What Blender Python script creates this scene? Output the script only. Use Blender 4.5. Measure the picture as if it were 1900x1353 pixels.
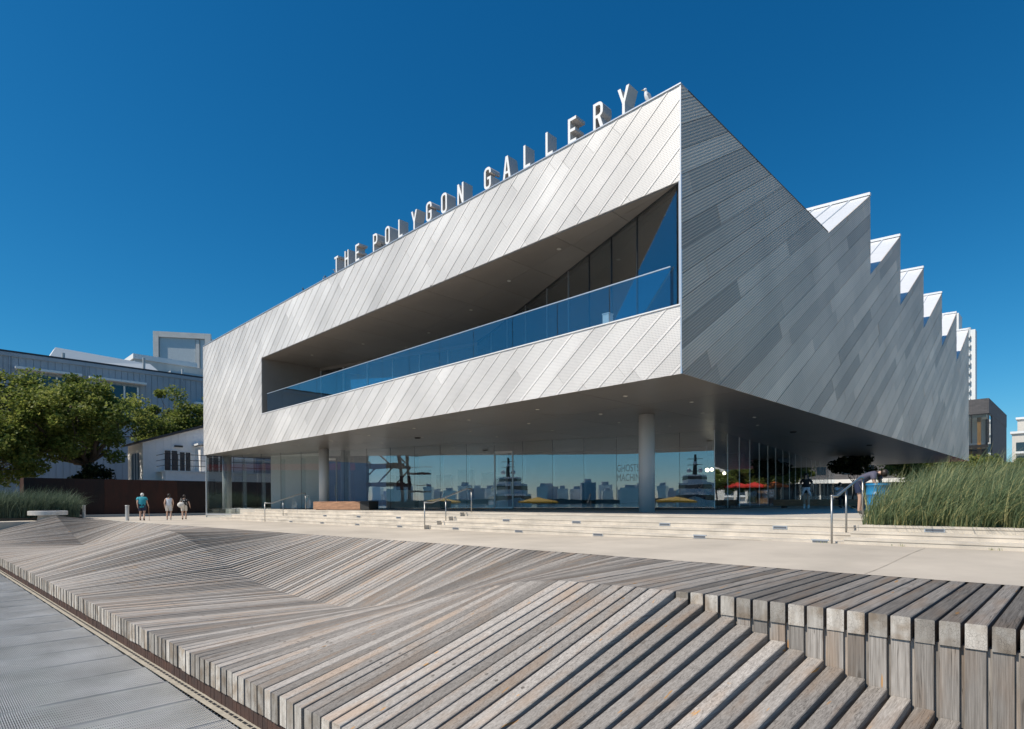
import bpy, bmesh, math, random
from mathutils import Vector, Matrix
R = random.Random(7)
for o in list(bpy.data.objects): bpy.data.objects.remove(o, do_unlink=True)
SC = bpy.context.scene
COL = SC.collection

# ------------------------------------------------------------ camera
YAW, PITCH, ROLL = 0.7788, -0.0048, 0.0046
fw = Vector((-math.sin(YAW), math.cos(YAW), 0)); rt = Vector((math.cos(YAW), math.sin(YAW), 0)); up = Vector((0, 0, 1))
F = fw*math.cos(PITCH) + up*math.sin(PITCH); U = -fw*math.sin(PITCH) + up*math.cos(PITCH)
R2 = rt*math.cos(ROLL) - U*math.sin(ROLL); U2 = rt*math.sin(ROLL) + U*math.cos(ROLL)
cam_d = bpy.data.cameras.new('camera'); cam = bpy.data.objects.new('camera', cam_d); COL.objects.link(cam)
m = Matrix((R2, U2, -F)).transposed().to_4x4(); m.translation = (0, 0, 2.43); cam.matrix_world = m
cam_d.sensor_fit = 'HORIZONTAL'; cam_d.sensor_width = 36; cam_d.lens = 1092.5/1900*36
cam_d.shift_y = (936.4-676.5)/1900; cam_d.clip_start = 0.1; cam_d.clip_end = 20000
SC.camera = cam

# ------------------------------------------------------------ sky and sun
SUNV = Vector((-0.24, -0.76, 1.0)).normalized()
EL = math.asin(SUNV.z); ROT = math.atan2(SUNV.x, SUNV.y)
W = bpy.data.worlds.new('World'); SC.world = W; W.use_nodes = True
nt = W.node_tree; nt.nodes.clear()
sky = nt.nodes.new('ShaderNodeTexSky'); sky.sky_type = 'NISHITA'; sky.sun_disc = False
sky.sun_elevation = EL; sky.sun_rotation = ROT; sky.altitude = 0; sky.air_density = 1.0; sky.dust_density = 0.0; sky.ozone_density = 3.0
# deep summer blue: the whole sky goes through one film-like curve per channel
BS = 0.12
sep = nt.nodes.new('ShaderNodeSeparateColor'); cmb = nt.nodes.new('ShaderNodeCombineColor'); nt.links.new(sky.outputs[0], sep.inputs[0])
for ch, (pw, sc_) in enumerate(((1.95, 0.52), (1.08, 0.68), (0.94, 0.83))):
    m1 = nt.nodes.new('ShaderNodeMath'); m1.operation = 'MULTIPLY'; m1.inputs[1].default_value = BS; nt.links.new(sep.outputs[ch], m1.inputs[0])
    m2 = nt.nodes.new('ShaderNodeMath'); m2.operation = 'POWER'; m2.inputs[1].default_value = pw; nt.links.new(m1.outputs[0], m2.inputs[0])
    m3 = nt.nodes.new('ShaderNodeMath'); m3.operation = 'MULTIPLY'; m3.inputs[1].default_value = sc_/BS; nt.links.new(m2.outputs[0], m3.inputs[0]); nt.links.new(m3.outputs[0], cmb.inputs[ch])
bgn = nt.nodes.new('ShaderNodeBackground'); bgn.inputs[1].default_value = BS
won = nt.nodes.new('ShaderNodeOutputWorld')
nt.links.new(cmb.outputs[0], bgn.inputs[0]); nt.links.new(bgn.outputs[0], won.inputs[0])
sd = bpy.data.lights.new('sun', 'SUN'); sd.energy = 4.9; sd.angle = math.radians(0.53); sd.color = (1.0, 0.92, 0.80)
so = bpy.data.objects.new('sun', sd); COL.objects.link(so); so.rotation_euler = SUNV.to_track_quat('Z', 'Y').to_euler()
so.location = (0, 0, 60)
SC.view_settings.view_transform = 'Standard'; SC.view_settings.look = 'None'; SC.view_settings.exposure = 0; SC.view_settings.gamma = 1
SC.cycles.transparent_max_bounces = 24; SC.cycles.max_bounces = 8; SC.cycles.diffuse_bounces = 4; SC.cycles.glossy_bounces = 5
SC.cycles.use_denoising = True

# ------------------------------------------------------------ helpers
class G:
    """collects geometry; build() links it as one mesh object"""
    def __init__(s): s.v = []; s.f = []; s.mi = []; s.t = []
    def add(s, vs, fs, mi=0, tone=0.5):
        b = len(s.v); s.v += [tuple(p) for p in vs]
        for f in fs: s.f.append([b+i for i in f]); s.mi.append(mi); s.t.append(tone)
        return s
    def box(s, x0, x1, y0, y1, z0, z1, mi=0, tone=0.5):
        return s.add([(x0,y0,z0),(x1,y0,z0),(x1,y1,z0),(x0,y1,z0),(x0,y0,z1),(x1,y0,z1),(x1,y1,z1),(x0,y1,z1)],
            [(0,3,2,1),(4,5,6,7),(0,1,5,4),(1,2,6,5),(2,3,7,6),(3,0,4,7)], mi, tone)
    def obox(s, a, b, w, z0, z1, mi=0, side=0.0):
        """box standing on the plan line a-b, w thick; side shifts it to the left of a-b"""
        a = Vector(a[:2]); b = Vector(b[:2]); d = (b-a).normalized(); n = Vector((-d.y, d.x))
        p = [a+n*(side-w/2), b+n*(side-w/2), b+n*(side+w/2), a+n*(side+w/2)]
        return s.prism(p, z0, z1, mi)
    def prism(s, poly, z0, z1, mi=0):
        n = len(poly)
        vs = [(p[0],p[1],z0) for p in poly] + [(p[0],p[1],z1) for p in poly]
        fs = [tuple(range(n-1,-1,-1)), tuple(range(n,2*n))] + [(i,(i+1)%n,n+(i+1)%n,n+i) for i in range(n)]
        return s.add(vs, fs, mi)
    def tube(s, pts, r, n=8, mi=0, cap=True):
        """tube along points, r a number or a list"""
        pts = [Vector(p) for p in pts]; rs = r if isinstance(r, (list, tuple)) else [r]*len(pts)
        b = len(s.v); prev = None
        for i, p in enumerate(pts):
            d = (pts[min(i+1,len(pts)-1)]-pts[max(i-1,0)]).normalized()
            a = Vector((0,0,1)) if abs(d.z) < .9 else Vector((1,0,0))
            x = d.cross(a).normalized() if prev is None else (prev - d*prev.dot(d)).normalized()
            prev = x; y = d.cross(x)
            for k in range(n):
                t = 2*math.pi*k/n; s.v.append(tuple(p + (x*math.cos(t)+y*math.sin(t))*rs[i]))
        for i in range(len(pts)-1):
            for k in range(n):
                s.f.append([b+i*n+k, b+i*n+(k+1)%n, b+(i+1)*n+(k+1)%n, b+(i+1)*n+k]); s.mi.append(mi); s.t.append(.5)
        if cap:
            s.f.append([b+k for k in range(n-1,-1,-1)]); s.f.append([b+(len(pts)-1)*n+k for k in range(n)]); s.mi += [mi,mi]; s.t += [.5,.5]
        return s
    def lathe(s, prof, c=(0,0,0), n=20, mi=0):
        b = len(s.v)
        for r, z in prof:
            for k in range(n):
                t = 2*math.pi*k/n; s.v.append((c[0]+r*math.cos(t), c[1]+r*math.sin(t), c[2]+z))
        for i in range(len(prof)-1):
            for k in range(n):
                s.f.append([b+i*n+k, b+i*n+(k+1)%n, b+(i+1)*n+(k+1)%n, b+(i+1)*n+k]); s.mi.append(mi); s.t.append(.5)
        for i, o in ((0,1),(len(prof)-1,0)):
            if prof[i][0] > 1e-4:
                l = [b+i*n+k for k in range(n)]; s.f.append(l[::-1] if o else l); s.mi.append(mi); s.t.append(.5)
        return s
    def ball(s, c, r, n=10, mi=0):
        rr = r if isinstance(r, (list,tuple)) else (r,r,r); k = max(4, n//2); b = len(s.v)
        for i in range(k+1):
            a = -math.pi/2 + math.pi*i/k
            for j in range(n):
                t = 2*math.pi*j/n
                s.v.append((c[0]+rr[0]*math.cos(a)*math.cos(t), c[1]+rr[1]*math.cos(a)*math.sin(t), c[2]+rr[2]*math.sin(a)))
        for i in range(k):
            for j in range(n):
                s.f.append([b+i*n+j, b+i*n+(j+1)%n, b+(i+1)*n+(j+1)%n, b+(i+1)*n+j]); s.mi.append(mi); s.t.append(.5)
        return s
    def xform(s, M):
        s.v = [tuple(M @ Vector(p)) for p in s.v]; return s
    def mesh(s, name, mats, smooth=False, tone=False):
        me = bpy.data.meshes.new(name); me.from_pydata(s.v, [], s.f)
        for mt in (mats if isinstance(mats, (list,tuple)) else [mats]): me.materials.append(mt)
        me.polygons.foreach_set('material_index', s.mi)
        if smooth: me.polygons.foreach_set('use_smooth', [True]*len(s.f))
        if tone:
            a = me.attributes.new('tone', 'FLOAT', 'FACE'); a.data.foreach_set('value', s.t)
        me.update(); return me
    def build(s, name, mats, parent=None, smooth=False, tone=False, loc=None):
        o = bpy.data.objects.new(name, s.mesh(name, mats, smooth, tone)); COL.objects.link(o)
        if loc: o.location = loc
        if parent: o.parent = parent
        return o

def tag(o, label=None, cat=None, group=None, kind=None):
    if label: o['label'] = label
    if cat: o['category'] = cat
    if group: o['group'] = group
    if kind: o['kind'] = kind
    return o
def thing(name, label, cat, group=None, loc=(0,0,0), rz=0):
    o = bpy.data.objects.new(name, None); COL.objects.link(o); o.location = loc; o.rotation_euler = (0,0,rz)
    o.empty_display_size = .2
    return tag(o, label, cat, group)
def inst(name, me, parent=None, loc=(0,0,0), rot=(0,0,0), sc=(1,1,1)):
    o = bpy.data.objects.new(name, me); COL.objects.link(o); o.location = loc; o.rotation_euler = rot; o.scale = sc
    if parent: o.parent = parent
    return o
def copy_tree(o, parent=None):
    c = o.copy(); COL.objects.link(c); c.parent = parent
    for ch in o.children: copy_tree(ch, c)
    return c

# convex clipping in 2D
def clip(poly, a, b, c):
    """keep the side a*x+b*y<=c"""
    out = []
    for i in range(len(poly)):
        p, q = poly[i], poly[(i+1) % len(poly)]
        dp = a*p[0]+b*p[1]-c; dq = a*q[0]+b*q[1]-c
        if dp <= 0: out.append(p)
        if (dp < 0 < dq) or (dq < 0 < dp):
            t = dp/(dp-dq); out.append((p[0]+(q[0]-p[0])*t, p[1]+(q[1]-p[1])*t))
    return out
def touch(p, q):
    for A, B in ((p, q), (q, p)):
        for v in A:
            for i in range(len(B)):
                a, b = B[i], B[(i+1) % len(B)]; dx, dy = b[0]-a[0], b[1]-a[1]; L = dx*dx+dy*dy
                t = max(0, min(1, ((v[0]-a[0])*dx+(v[1]-a[1])*dy)/max(L, 1e-12)))
                if abs(a[0]+dx*t-v[0])+abs(a[1]+dy*t-v[1]) < 2e-3: return True
    return False
def islands(items):
    groups = []
    for it in items:
        hit = [g_ for g_ in groups if any(touch(it[0], o[0]) for o in g_)]
        groups = [g_ for g_ in groups if g_ not in hit] + [[it] + [o for g_ in hit for o in g_]]
    return groups
def area(p): return abs(sum(p[i][0]*p[(i+1)%len(p)][1]-p[(i+1)%len(p)][0]*p[i][1] for i in range(len(p))))/2

# ------------------------------------------------------------ materials
def mat(name, col=(.5,.5,.5), rough=.6, metal=0.0, var=0.0, scale=4.0, bump=0.0, bscale=30.0, spec=.5, col2=None, stretch=(1,1,1), coord='Object', tone=False, emit=None, rand=0.0):
    M_ = bpy.data.materials.new(name); M_.use_nodes = True
    n = M_.node_tree.nodes; l = M_.node_tree.links; p = n['Principled BSDF']
    p.inputs['Base Color'].default_value = (*col, 1); p.inputs['Roughness'].default_value = rough; p.inputs['Metallic'].default_value = metal
    p.inputs['Specular IOR Level'].default_value = spec
    tc = n.new('ShaderNodeTexCoord'); mp = n.new('ShaderNodeMapping'); mp.inputs['Scale'].default_value = stretch
    if coord == 'World':
        gp = n.new('ShaderNodeNewGeometry'); l.new(gp.outputs['Position'], mp.inputs[0])
    else: l.new(tc.outputs[coord], mp.inputs[0])
    vec = mp.outputs[0]
    cur = None
    if var or col2:
        nz = n.new('ShaderNodeTexNoise'); nz.inputs['Scale'].default_value = scale; nz.inputs['Detail'].default_value = 6; nz.inputs['Roughness'].default_value = .62
        l.new(vec, nz.inputs['Vector'])
        rp = n.new('ShaderNodeValToRGB'); l.new(nz.outputs[0], rp.inputs[0])
        c2 = col2 or tuple(c*(1-var) for c in col); c1 = col if col2 else tuple(min(1, c*(1+var)) for c in col)
        rp.color_ramp.elements[0].position = .3; rp.color_ramp.elements[1].position = .7
        rp.color_ramp.elements[0].color = (*c2, 1); rp.color_ramp.elements[1].color = (*c1, 1)
        cur = rp.outputs[0]
    if tone or rand:
        if tone:
            at = n.new('ShaderNodeAttribute'); at.attribute_name = 'tone'; src = at.outputs['Fac']
        else:
            at = n.new('ShaderNodeObjectInfo'); src = at.outputs['Random']
        mr = n.new('ShaderNodeMapRange'); mr.inputs[3].default_value = 1-(rand or .5); mr.inputs[4].default_value = 1+(rand or .5)
        l.new(src, mr.inputs[0])
        mx = n.new('ShaderNodeMix'); mx.data_type = 'RGBA'; mx.blend_type = 'MULTIPLY'; mx.inputs[0].default_value = 1
        if cur: l.new(cur, mx.inputs[6])
        else: mx.inputs[6].default_value = (*col, 1)
        l.new(mr.outputs[0], mx.inputs[7]); cur = mx.outputs[2]
    if cur: l.new(cur, p.inputs['Base Color'])
    if bump:
        nb = n.new('ShaderNodeTexNoise'); nb.inputs['Scale'].default_value = bscale; nb.inputs['Detail'].default_value = 5
        l.new(vec, nb.inputs['Vector'])
        bp = n.new('ShaderNodeBump'); bp.inputs['Strength'].default_value = bump; bp.inputs['Distance'].default_value = .02
        l.new(nb.outputs[0], bp.inputs['Height']); l.new(bp.outputs[0], p.inputs['Normal'])
    if emit:
        p.inputs['Emission Color'].default_value = (*emit[:3], 1); p.inputs['Emission Strength'].default_value = emit[3]
    return M_
def mathn(n, l, op, a, b=None):
    x = n.new('ShaderNodeMath'); x.operation = op
    for i, q in enumerate((a, b)):
        if q is None: continue
        if isinstance(q, (int, float)): x.inputs[i].default_value = q
        else: l.new(q, x.inputs[i])
    return x.outputs[0]
def glass(name, tint=(.75,.85,.85), f0=.12):
    M_ = bpy.data.materials.new(name); M_.use_nodes = True
    n = M_.node_tree.nodes; l = M_.node_tree.links; n.clear()
    out = n.new('ShaderNodeOutputMaterial'); mx = n.new('ShaderNodeMixShader'); tr = n.new('ShaderNodeBsdfTransparent'); gl = n.new('ShaderNodeBsdfGlossy')
    tr.inputs[0].default_value = (*tint, 1); gl.inputs['Roughness'].default_value = 0.0; gl.inputs[0].default_value = (.92,.96,1,1)
    ge = n.new('ShaderNodeNewGeometry'); dp = n.new('ShaderNodeVectorMath'); dp.operation = 'DOT_PRODUCT'; l.new(ge.outputs['Incoming'], dp.inputs[0]); l.new(ge.outputs['Normal'], dp.inputs[1])
    c_ = mathn(n, l, 'SUBTRACT', 1.0, mathn(n, l, 'ABSOLUTE', dp.outputs['Value'])); k = mathn(n, l, 'ADD', mathn(n, l, 'MULTIPLY', mathn(n, l, 'POWER', c_, 5.0), 1-f0), f0)
    # faint waviness of float glass
    tc = n.new('ShaderNodeTexCoord'); nz = n.new('ShaderNodeTexNoise'); nz.inputs['Scale'].default_value = .55; l.new(tc.outputs['Object'], nz.inputs['Vector'])
    bp = n.new('ShaderNodeBump'); bp.inputs['Strength'].default_value = .04; bp.inputs['Distance'].default_value = .05; l.new(nz.outputs[0], bp.inputs['Height']); l.new(bp.outputs[0], gl.inputs['Normal'])
    l.new(k, mx.inputs[0]); l.new(tr.outputs[0], mx.inputs[1]); l.new(gl.outputs[0], mx.inputs[2]); l.new(mx.outputs[0], out.inputs[0])
    return M_

def wood_material(name, end=False, upright=False, dark=1.0):
    M_ = bpy.data.materials.new(name); M_.use_nodes = True
    n = M_.node_tree.nodes; l = M_.node_tree.links; p = n['Principled BSDF']
    tc = n.new('ShaderNodeTexCoord'); oi = n.new('ShaderNodeObjectInfo')
    off = n.new('ShaderNodeVectorMath'); off.operation = 'ADD'
    cb = n.new('ShaderNodeCombineXYZ'); r100 = mathn(n, l, 'MULTIPLY', oi.outputs['Random'], 173.0)
    l.new(r100, cb.inputs[0]); l.new(r100, cb.inputs[1]); l.new(tc.outputs['Object'], off.inputs[0]); l.new(cb.outputs[0], off.inputs[1])
    def noise(scale, st, detail=6, rough=.6, vec=None):
        mp = n.new('ShaderNodeMapping'); mp.inputs['Scale'].default_value = st; l.new(vec or off.outputs[0], mp.inputs[0])
        z = n.new('ShaderNodeTexNoise'); z.inputs['Scale'].default_value = scale; z.inputs['Detail'].default_value = detail; z.inputs['Roughness'].default_value = rough
        l.new(mp.outputs[0], z.inputs['Vector']); return z.outputs[0]
    def ramp(src, a, b, pa=.35, pb=.65):
        r = n.new('ShaderNodeValToRGB'); e = r.color_ramp.elements; e[0].position = pa; e[1].position = pb
        e[0].color = (*a, 1); e[1].color = (*b, 1); l.new(src, r.inputs[0]); return r.outputs[0]
    def mix(f, a, b, mode='MIX'):
        x = n.new('ShaderNodeMix'); x.data_type = 'RGBA'; x.blend_type = mode
        if isinstance(f, (int, float)): x.inputs[0].default_value = f
        else: l.new(f, x.inputs[0])
        for i, q in ((6, a), (7, b)):
            if isinstance(q, tuple): x.inputs[i].default_value = (*q, 1)
            else: l.new(q, x.inputs[i])
        return x.outputs[2]
    if not end:
        ax = (lambda a, b: (a, a, b)) if upright else (lambda a, b: (a, b, a))
        g = noise(6, ax(9, .35), 8, .68); fine = noise(22, ax(6, .12), 4, .6)
        col = ramp(g, (.175,.155,.138), (.50,.455,.41), .30, .70)
        col = mix(.42, col, ramp(fine, (.13,.115,.10), (.54,.50,.455), .33, .67))
        # warm raw patches
        wp = noise(1.3, ax(3.2, .55), 3, .5); wr = n.new('ShaderNodeMapRange'); wr.inputs[1].default_value = .50; wr.inputs[2].default_value = .68; wr.clamp = True; l.new(wp, wr.inputs[0])
        col = mix(mathn(n, l, 'MULTIPLY', wr.outputs[0], .52), col, (.37,.255,.17))
        hot = noise(2.2, ax(8, .8), 2, .4); hr = n.new('ShaderNodeMapRange'); hr.inputs[1].default_value = .725; hr.inputs[2].default_value = .76; l.new(hot, hr.inputs[0])
        col = mix(mathn(n, l, 'MULTIPLY', hr.outputs[0], .8), col, (.52,.26,.07))
        # knots
        vo = n.new('ShaderNodeTexVoronoi'); vo.inputs['Scale'].default_value = 1.0; mp = n.new('ShaderNodeMapping'); mp.inputs['Scale'].default_value = ax(4.5, 1.3)
        l.new(off.outputs[0], mp.inputs[0]); l.new(mp.outputs[0], vo.inputs['Vector'])
        kr = n.new('ShaderNodeMapRange'); kr.inputs[1].default_value = .05; kr.inputs[2].default_value = .10; kr.inputs[3].default_value = 1; kr.inputs[4].default_value = 0; l.new(vo.outputs[0], kr.inputs[0])
        col = mix(mathn(n, l, 'MULTIPLY', kr.outputs[0], .6), col, (.12,.095,.075))
        # checks: thin dark cracks running along the timber
        ck = noise(3.0, ax(13, .16), 3, .5); d = mathn(n, l, 'ABSOLUTE', mathn(n, l, 'SUBTRACT', ck, .5))
        cr = n.new('ShaderNodeMapRange'); cr.inputs[1].default_value = .002; cr.inputs[2].default_value = .012; cr.inputs[3].default_value = .85; cr.inputs[4].default_value = 0; l.new(d, cr.inputs[0])
        gate = n.new('ShaderNodeMapRange'); gate.inputs[1].default_value = .42; gate.inputs[2].default_value = .52; l.new(noise(.9, (1, .5, 1), 2), gate.inputs[0])
        col = mix(mathn(n, l, 'MULTIPLY', cr.outputs[0], gate.outputs[0]), col, (.07,.06,.05))
        hgt = g
    else:
        sx = n.new('ShaderNodeSeparateXYZ'); l.new(tc.outputs['Object'], sx.inputs[0])
        cx = mathn(n, l, 'MULTIPLY', mathn(n, l, 'SUBTRACT', oi.outputs['Random'], .5), .09)
        dx = mathn(n, l, 'SUBTRACT', sx.outputs[0], cx)
        fr_ = mathn(n, l, 'FRACT', mathn(n, l, 'MULTIPLY', oi.outputs['Random'], 7.31))
        dz = mathn(n, l, 'SUBTRACT', mathn(n, l, 'PINGPONG', sx.outputs[2], .11), mathn(n, l, 'MULTIPLY', fr_, .09))
        rr = mathn(n, l, 'SQRT', mathn(n, l, 'ADD', mathn(n, l, 'MULTIPLY', dx, dx), mathn(n, l, 'MULTIPLY', dz, dz)))
        w = noise(9, (1,1,1), 3); rr2 = mathn(n, l, 'ADD', rr, mathn(n, l, 'MULTIPLY', w, .02))
        ring = mathn(n, l, 'SINE', mathn(n, l, 'MULTIPLY', rr2, 620.0))
        base = ramp(noise(11, (1.6, 1, .35), 6), (.36,.325,.285), (.66,.62,.56), .3, .7)
        col = mix(mathn(n, l, 'MULTIPLY', mathn(n, l, 'ADD', ring, 1.0), .09), base, (.2,.16,.12))
        st = ramp(noise(3.4, (1,1,1), 3), (.70,.62,.54), (1,1,1), .36, .55); col = mix(1.0, col, st, 'MULTIPLY')
        vo = n.new('ShaderNodeTexVoronoi'); vo.feature = 'DISTANCE_TO_EDGE'; vo.inputs['Scale'].default_value = 46; vo.inputs['Randomness'].default_value = 1
        mp = n.new('ShaderNodeMapping'); mp.inputs['Scale'].default_value = (1.2, .1, .75); l.new(off.outputs[0], mp.inputs[0]); l.new(mp.outputs[0], vo.inputs['Vector'])
        cr = n.new('ShaderNodeMapRange'); cr.inputs[1].default_value = .006; cr.inputs[2].default_value = .03; cr.inputs[3].default_value = .8; cr.inputs[4].default_value = 0; l.new(vo.outputs[0], cr.inputs[0])
        gate = n.new('ShaderNodeMapRange'); gate.inputs[1].default_value = .42; gate.inputs[2].default_value = .55; l.new(noise(7, (1,1,1), 2), gate.inputs[0])
        col = mix(mathn(n, l, 'MULTIPLY', cr.outputs[0], gate.outputs[0]), col, (.06,.05,.04))
        hgt = base
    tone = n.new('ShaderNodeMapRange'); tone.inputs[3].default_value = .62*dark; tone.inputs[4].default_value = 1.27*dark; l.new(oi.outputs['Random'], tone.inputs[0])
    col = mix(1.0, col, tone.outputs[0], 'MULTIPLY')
    l.new(col, p.inputs['Base Color']); p.inputs['Roughness'].default_value = .82; p.inputs['Specular IOR Level'].default_value = .25
    bp = n.new('ShaderNodeBump'); bp.inputs['Strength'].default_value = .5; bp.inputs['Distance'].default_value = .006; l.new(hgt, bp.inputs['Height']); l.new(bp.outputs[0], p.inputs['Normal'])
    return M_

def panel_material(name, col, u, v, period, kind, metal, rough):
    """perforated or ribbed metal sheet; u,v = unit vectors along and across the strip (object space)"""
    M_ = bpy.data.materials.new(name); M_.use_nodes = True
    n = M_.node_tree.nodes; l = M_.node_tree.links; p = n['Principled BSDF']
    tc = n.new('ShaderNodeTexCoord')
    def dot(vec):
        d = n.new('ShaderNodeVectorMath'); d.operation = 'DOT_PRODUCT'; l.new(tc.outputs['Object'], d.inputs[0]); d.inputs[1].default_value = vec; return d.outputs['Value']
    a = dot(u); b = dot(v)
    if kind == 'holes':
        s1 = mathn(n, l, 'SINE', mathn(n, l, 'MULTIPLY', a, 2*math.pi/period)); s2 = mathn(n, l, 'SINE', mathn(n, l, 'MULTIPLY', b, 2*math.pi/period))
        h = mathn(n, l, 'MULTIPLY', s1, s2); lo, hi = .18, .42
    else:
        h = mathn(n, l, 'SINE', mathn(n, l, 'MULTIPLY', b, 2*math.pi/period)); lo, hi = -.25, .65
    mr = n.new('ShaderNodeMapRange'); mr.inputs[1].default_value = lo; mr.inputs[2].default_value = hi; l.new(h, mr.inputs[0])
    at = n.new('ShaderNodeAttribute'); at.attribute_name = 'tone'
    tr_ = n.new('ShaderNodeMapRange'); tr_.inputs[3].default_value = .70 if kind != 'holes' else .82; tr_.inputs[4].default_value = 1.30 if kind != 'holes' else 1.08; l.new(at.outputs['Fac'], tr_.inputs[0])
    nz = n.new('ShaderNodeTexNoise'); nz.inputs['Scale'].default_value = .35; nz.inputs['Detail'].default_value = 5; l.new(tc.outputs['Object'], nz.inputs['Vector'])
    rp = n.new('ShaderNodeValToRGB'); rp.color_ramp.elements[0].color = (*[c*.88 for c in col],1); rp.color_ramp.elements[1].color = (*[min(1,c*1.08) for c in col],1)
    rp.color_ramp.elements[0].position = .35; rp.color_ramp.elements[1].position = .65; l.new(nz.outputs[0], rp.inputs[0])
    mx = n.new('ShaderNodeMix'); mx.data_type = 'RGBA'; mx.blend_type = 'MULTIPLY'; mx.inputs[0].default_value = 1; l.new(rp.outputs[0], mx.inputs[6]); l.new(tr_.outputs[0], mx.inputs[7])
    dk = n.new('ShaderNodeMix'); dk.data_type = 'RGBA'; l.new(mathn(n, l, 'MULTIPLY', mr.outputs[0], .42 if kind == 'holes' else .32), dk.inputs[0]); l.new(mx.outputs[2], dk.inputs[6]); dk.inputs[7].default_value = (.06,.06,.065,1)
    l.new(dk.outputs[2], p.inputs['Base Color']); p.inputs['Metallic'].default_value = metal; p.inputs['Roughness'].default_value = rough
    bp = n.new('ShaderNodeBump'); bp.invert = True; bp.inputs['Strength'].default_value = .12 if kind == 'holes' else .5; bp.inputs['Distance'].default_value = .01; l.new(h, bp.inputs['Height']); l.new(bp.outputs[0], p.inputs['Normal'])
    return M_

# ------------------------------------------------------------ shared materials
M = {}
M['plaza'] = mat('plaza_concrete', (.50,.44,.365), .85, var=.17, scale=.4, bump=.15, bscale=60)
M['step'] = mat('step_concrete', (.58,.52,.44), .8, var=.22, scale=1.3, bump=.15, bscale=50)
M['podium'] = mat('podium_concrete', (.50,.46,.40), .8, var=.1, scale=1.2, bump=.1, bscale=50)
M['pjoint'] = mat('paving_joint', (.44,.385,.31), .9)
M['soil'] = mat('soil', (.10,.075,.05), .95, var=.4, scale=9, bump=.6, bscale=20)
M['dark'] = mat('dark_void', (.02,.02,.022), .9)
M['galv'] = mat('galvanised_steel', (.66,.65,.63), .5, metal=.25, col2=(.42,.41,.385), scale=.9, coord='World')
M['sand'] = mat('sand_strip', (.40,.36,.29), .95, var=.2, scale=6, bump=.4, bscale=40)
M['rust'] = mat('rusty_steel', (.10,.05,.035), .8, var=.4, scale=2.5, col2=(.045,.03,.026), bump=.15)
M['wood'] = wood_material('weathered_wood'); M['woodflat'] = wood_material('darker_wood', dark=.78); M['woodseat'] = wood_material('darker_seat_wood', dark=.64); M['woodend'] = wood_material('wood_end_grain', True); M['woodup'] = wood_material('weathered_wood_upright', False, True)  # flat back boards and bench seats get darker tones than the slopes
M['plug'] = mat('wood_plug', (.16,.14,.12), .8, var=.3, scale=20)
M['water'] = mat('harbour_water', (.012,.04,.06), .08, var=.2, scale=.02, bump=.5, bscale=.6)
M['ground'] = mat('city_ground', (.20,.19,.175), .9, var=.2, scale=.05)
M['steel'] = mat('brushed_steel', (.42,.42,.41), .42, metal=.85)
M['white'] = mat('white_paint', (.80,.80,.80), .45)

# ------------------------------------------------------------ ground, water, plaza
def ss(t, a, b):
    t = max(0, min(1, (t-a)/(b-a))); return t*t*(3-2*t)
def zpl(x, y): return 1.43 + .11*ss(x,-12,-4)*ss(y,9,13)
def yback(x): return 8.95 + (.025*(x+8) if x < -8 else 0)
def yfront(x): return 2.57 + .018*(x+6.1)
g = G(); g.add([(-4000,9.4,1.30),(4000,9.4,1.30),(4000,6000,1.30),(-4000,6000,1.30)], [(0,1,2,3)])
g.add([(-4000,-4,1.30),(-46.6,-4,1.30),(-46.6,9.4,1.30),(-4000,9.4,1.30)], [(0,1,2,3)])
g.add([(6.0,-4,1.296),(4000,-4,1.296),(4000,9.4,1.296),(6.0,9.4,1.296)], [(0,1,2,3)])
tag(g.build('ground', M['ground']), kind='structure')
g = G(); g.add([(-6000,-9000,-2.2),(6000,-9000,-2.2),(6000,9.5,-2.2),(-6000,9.5,-2.2)], [(0,1,2,3)])
tag(g.build('water', M['water']), kind='structure')
g = G(); xs = [-75+2.5*i for i in range(41)]; ys = [8.2,8.6,8.95,9.5,10.2,11,12,13,13.6,15,20]
vs = []; fs = []
for j, y in enumerate(ys):
    for x in xs:
        yy = max(y, yback(x)+.015) if j < 3 else y
        vs.append((x, yy + (j*.002 if j < 3 else 0), zpl(x, yy)))
for j in range(len(ys)-1):
    for i in range(len(xs)-1):
        a = j*len(xs)+i; fs.append((a, a+1, a+1+len(xs), a+len(xs)))
g.add(vs, fs); plaza = tag(g.build('plaza', M['plaza'], smooth=True), kind='structure')
# paving west of the deck
g = G(); g.add([(-75,-4,1.34),(-44.75,-4,1.34),(-44.75,8.5,1.425),(-75,8.5,1.425),(-44.75,-4,-2.5),(-44.75,8.5,-2.5),(-75,-4,-2.5)], [(0,1,2,3),(1,4,5,2),(0,6,4,1)])
tag(g.build('west_path', M['plaza']), kind='structure')
# expansion joints in the plaza paving
for k, x in enumerate([-40+6.3*i for i in range(7)]):
    g = G(); p = [(x, yback(x)+.05+ (13.0-yback(x)-.05)*t/6) for t in range(7)]
    for (xa, ya), (xb, yb) in zip(p, p[1:]): g.add([(xa-.006,ya,zpl(xa,ya)+.004),(xa+.006,ya,zpl(xa,ya)+.004),(xb+.006,yb,zpl(xb,yb)+.004),(xb-.006,yb,zpl(xb,yb)+.004)], [(0,1,2,3)])
    g.build('paving_joint', M['pjoint'], plaza)

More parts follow.
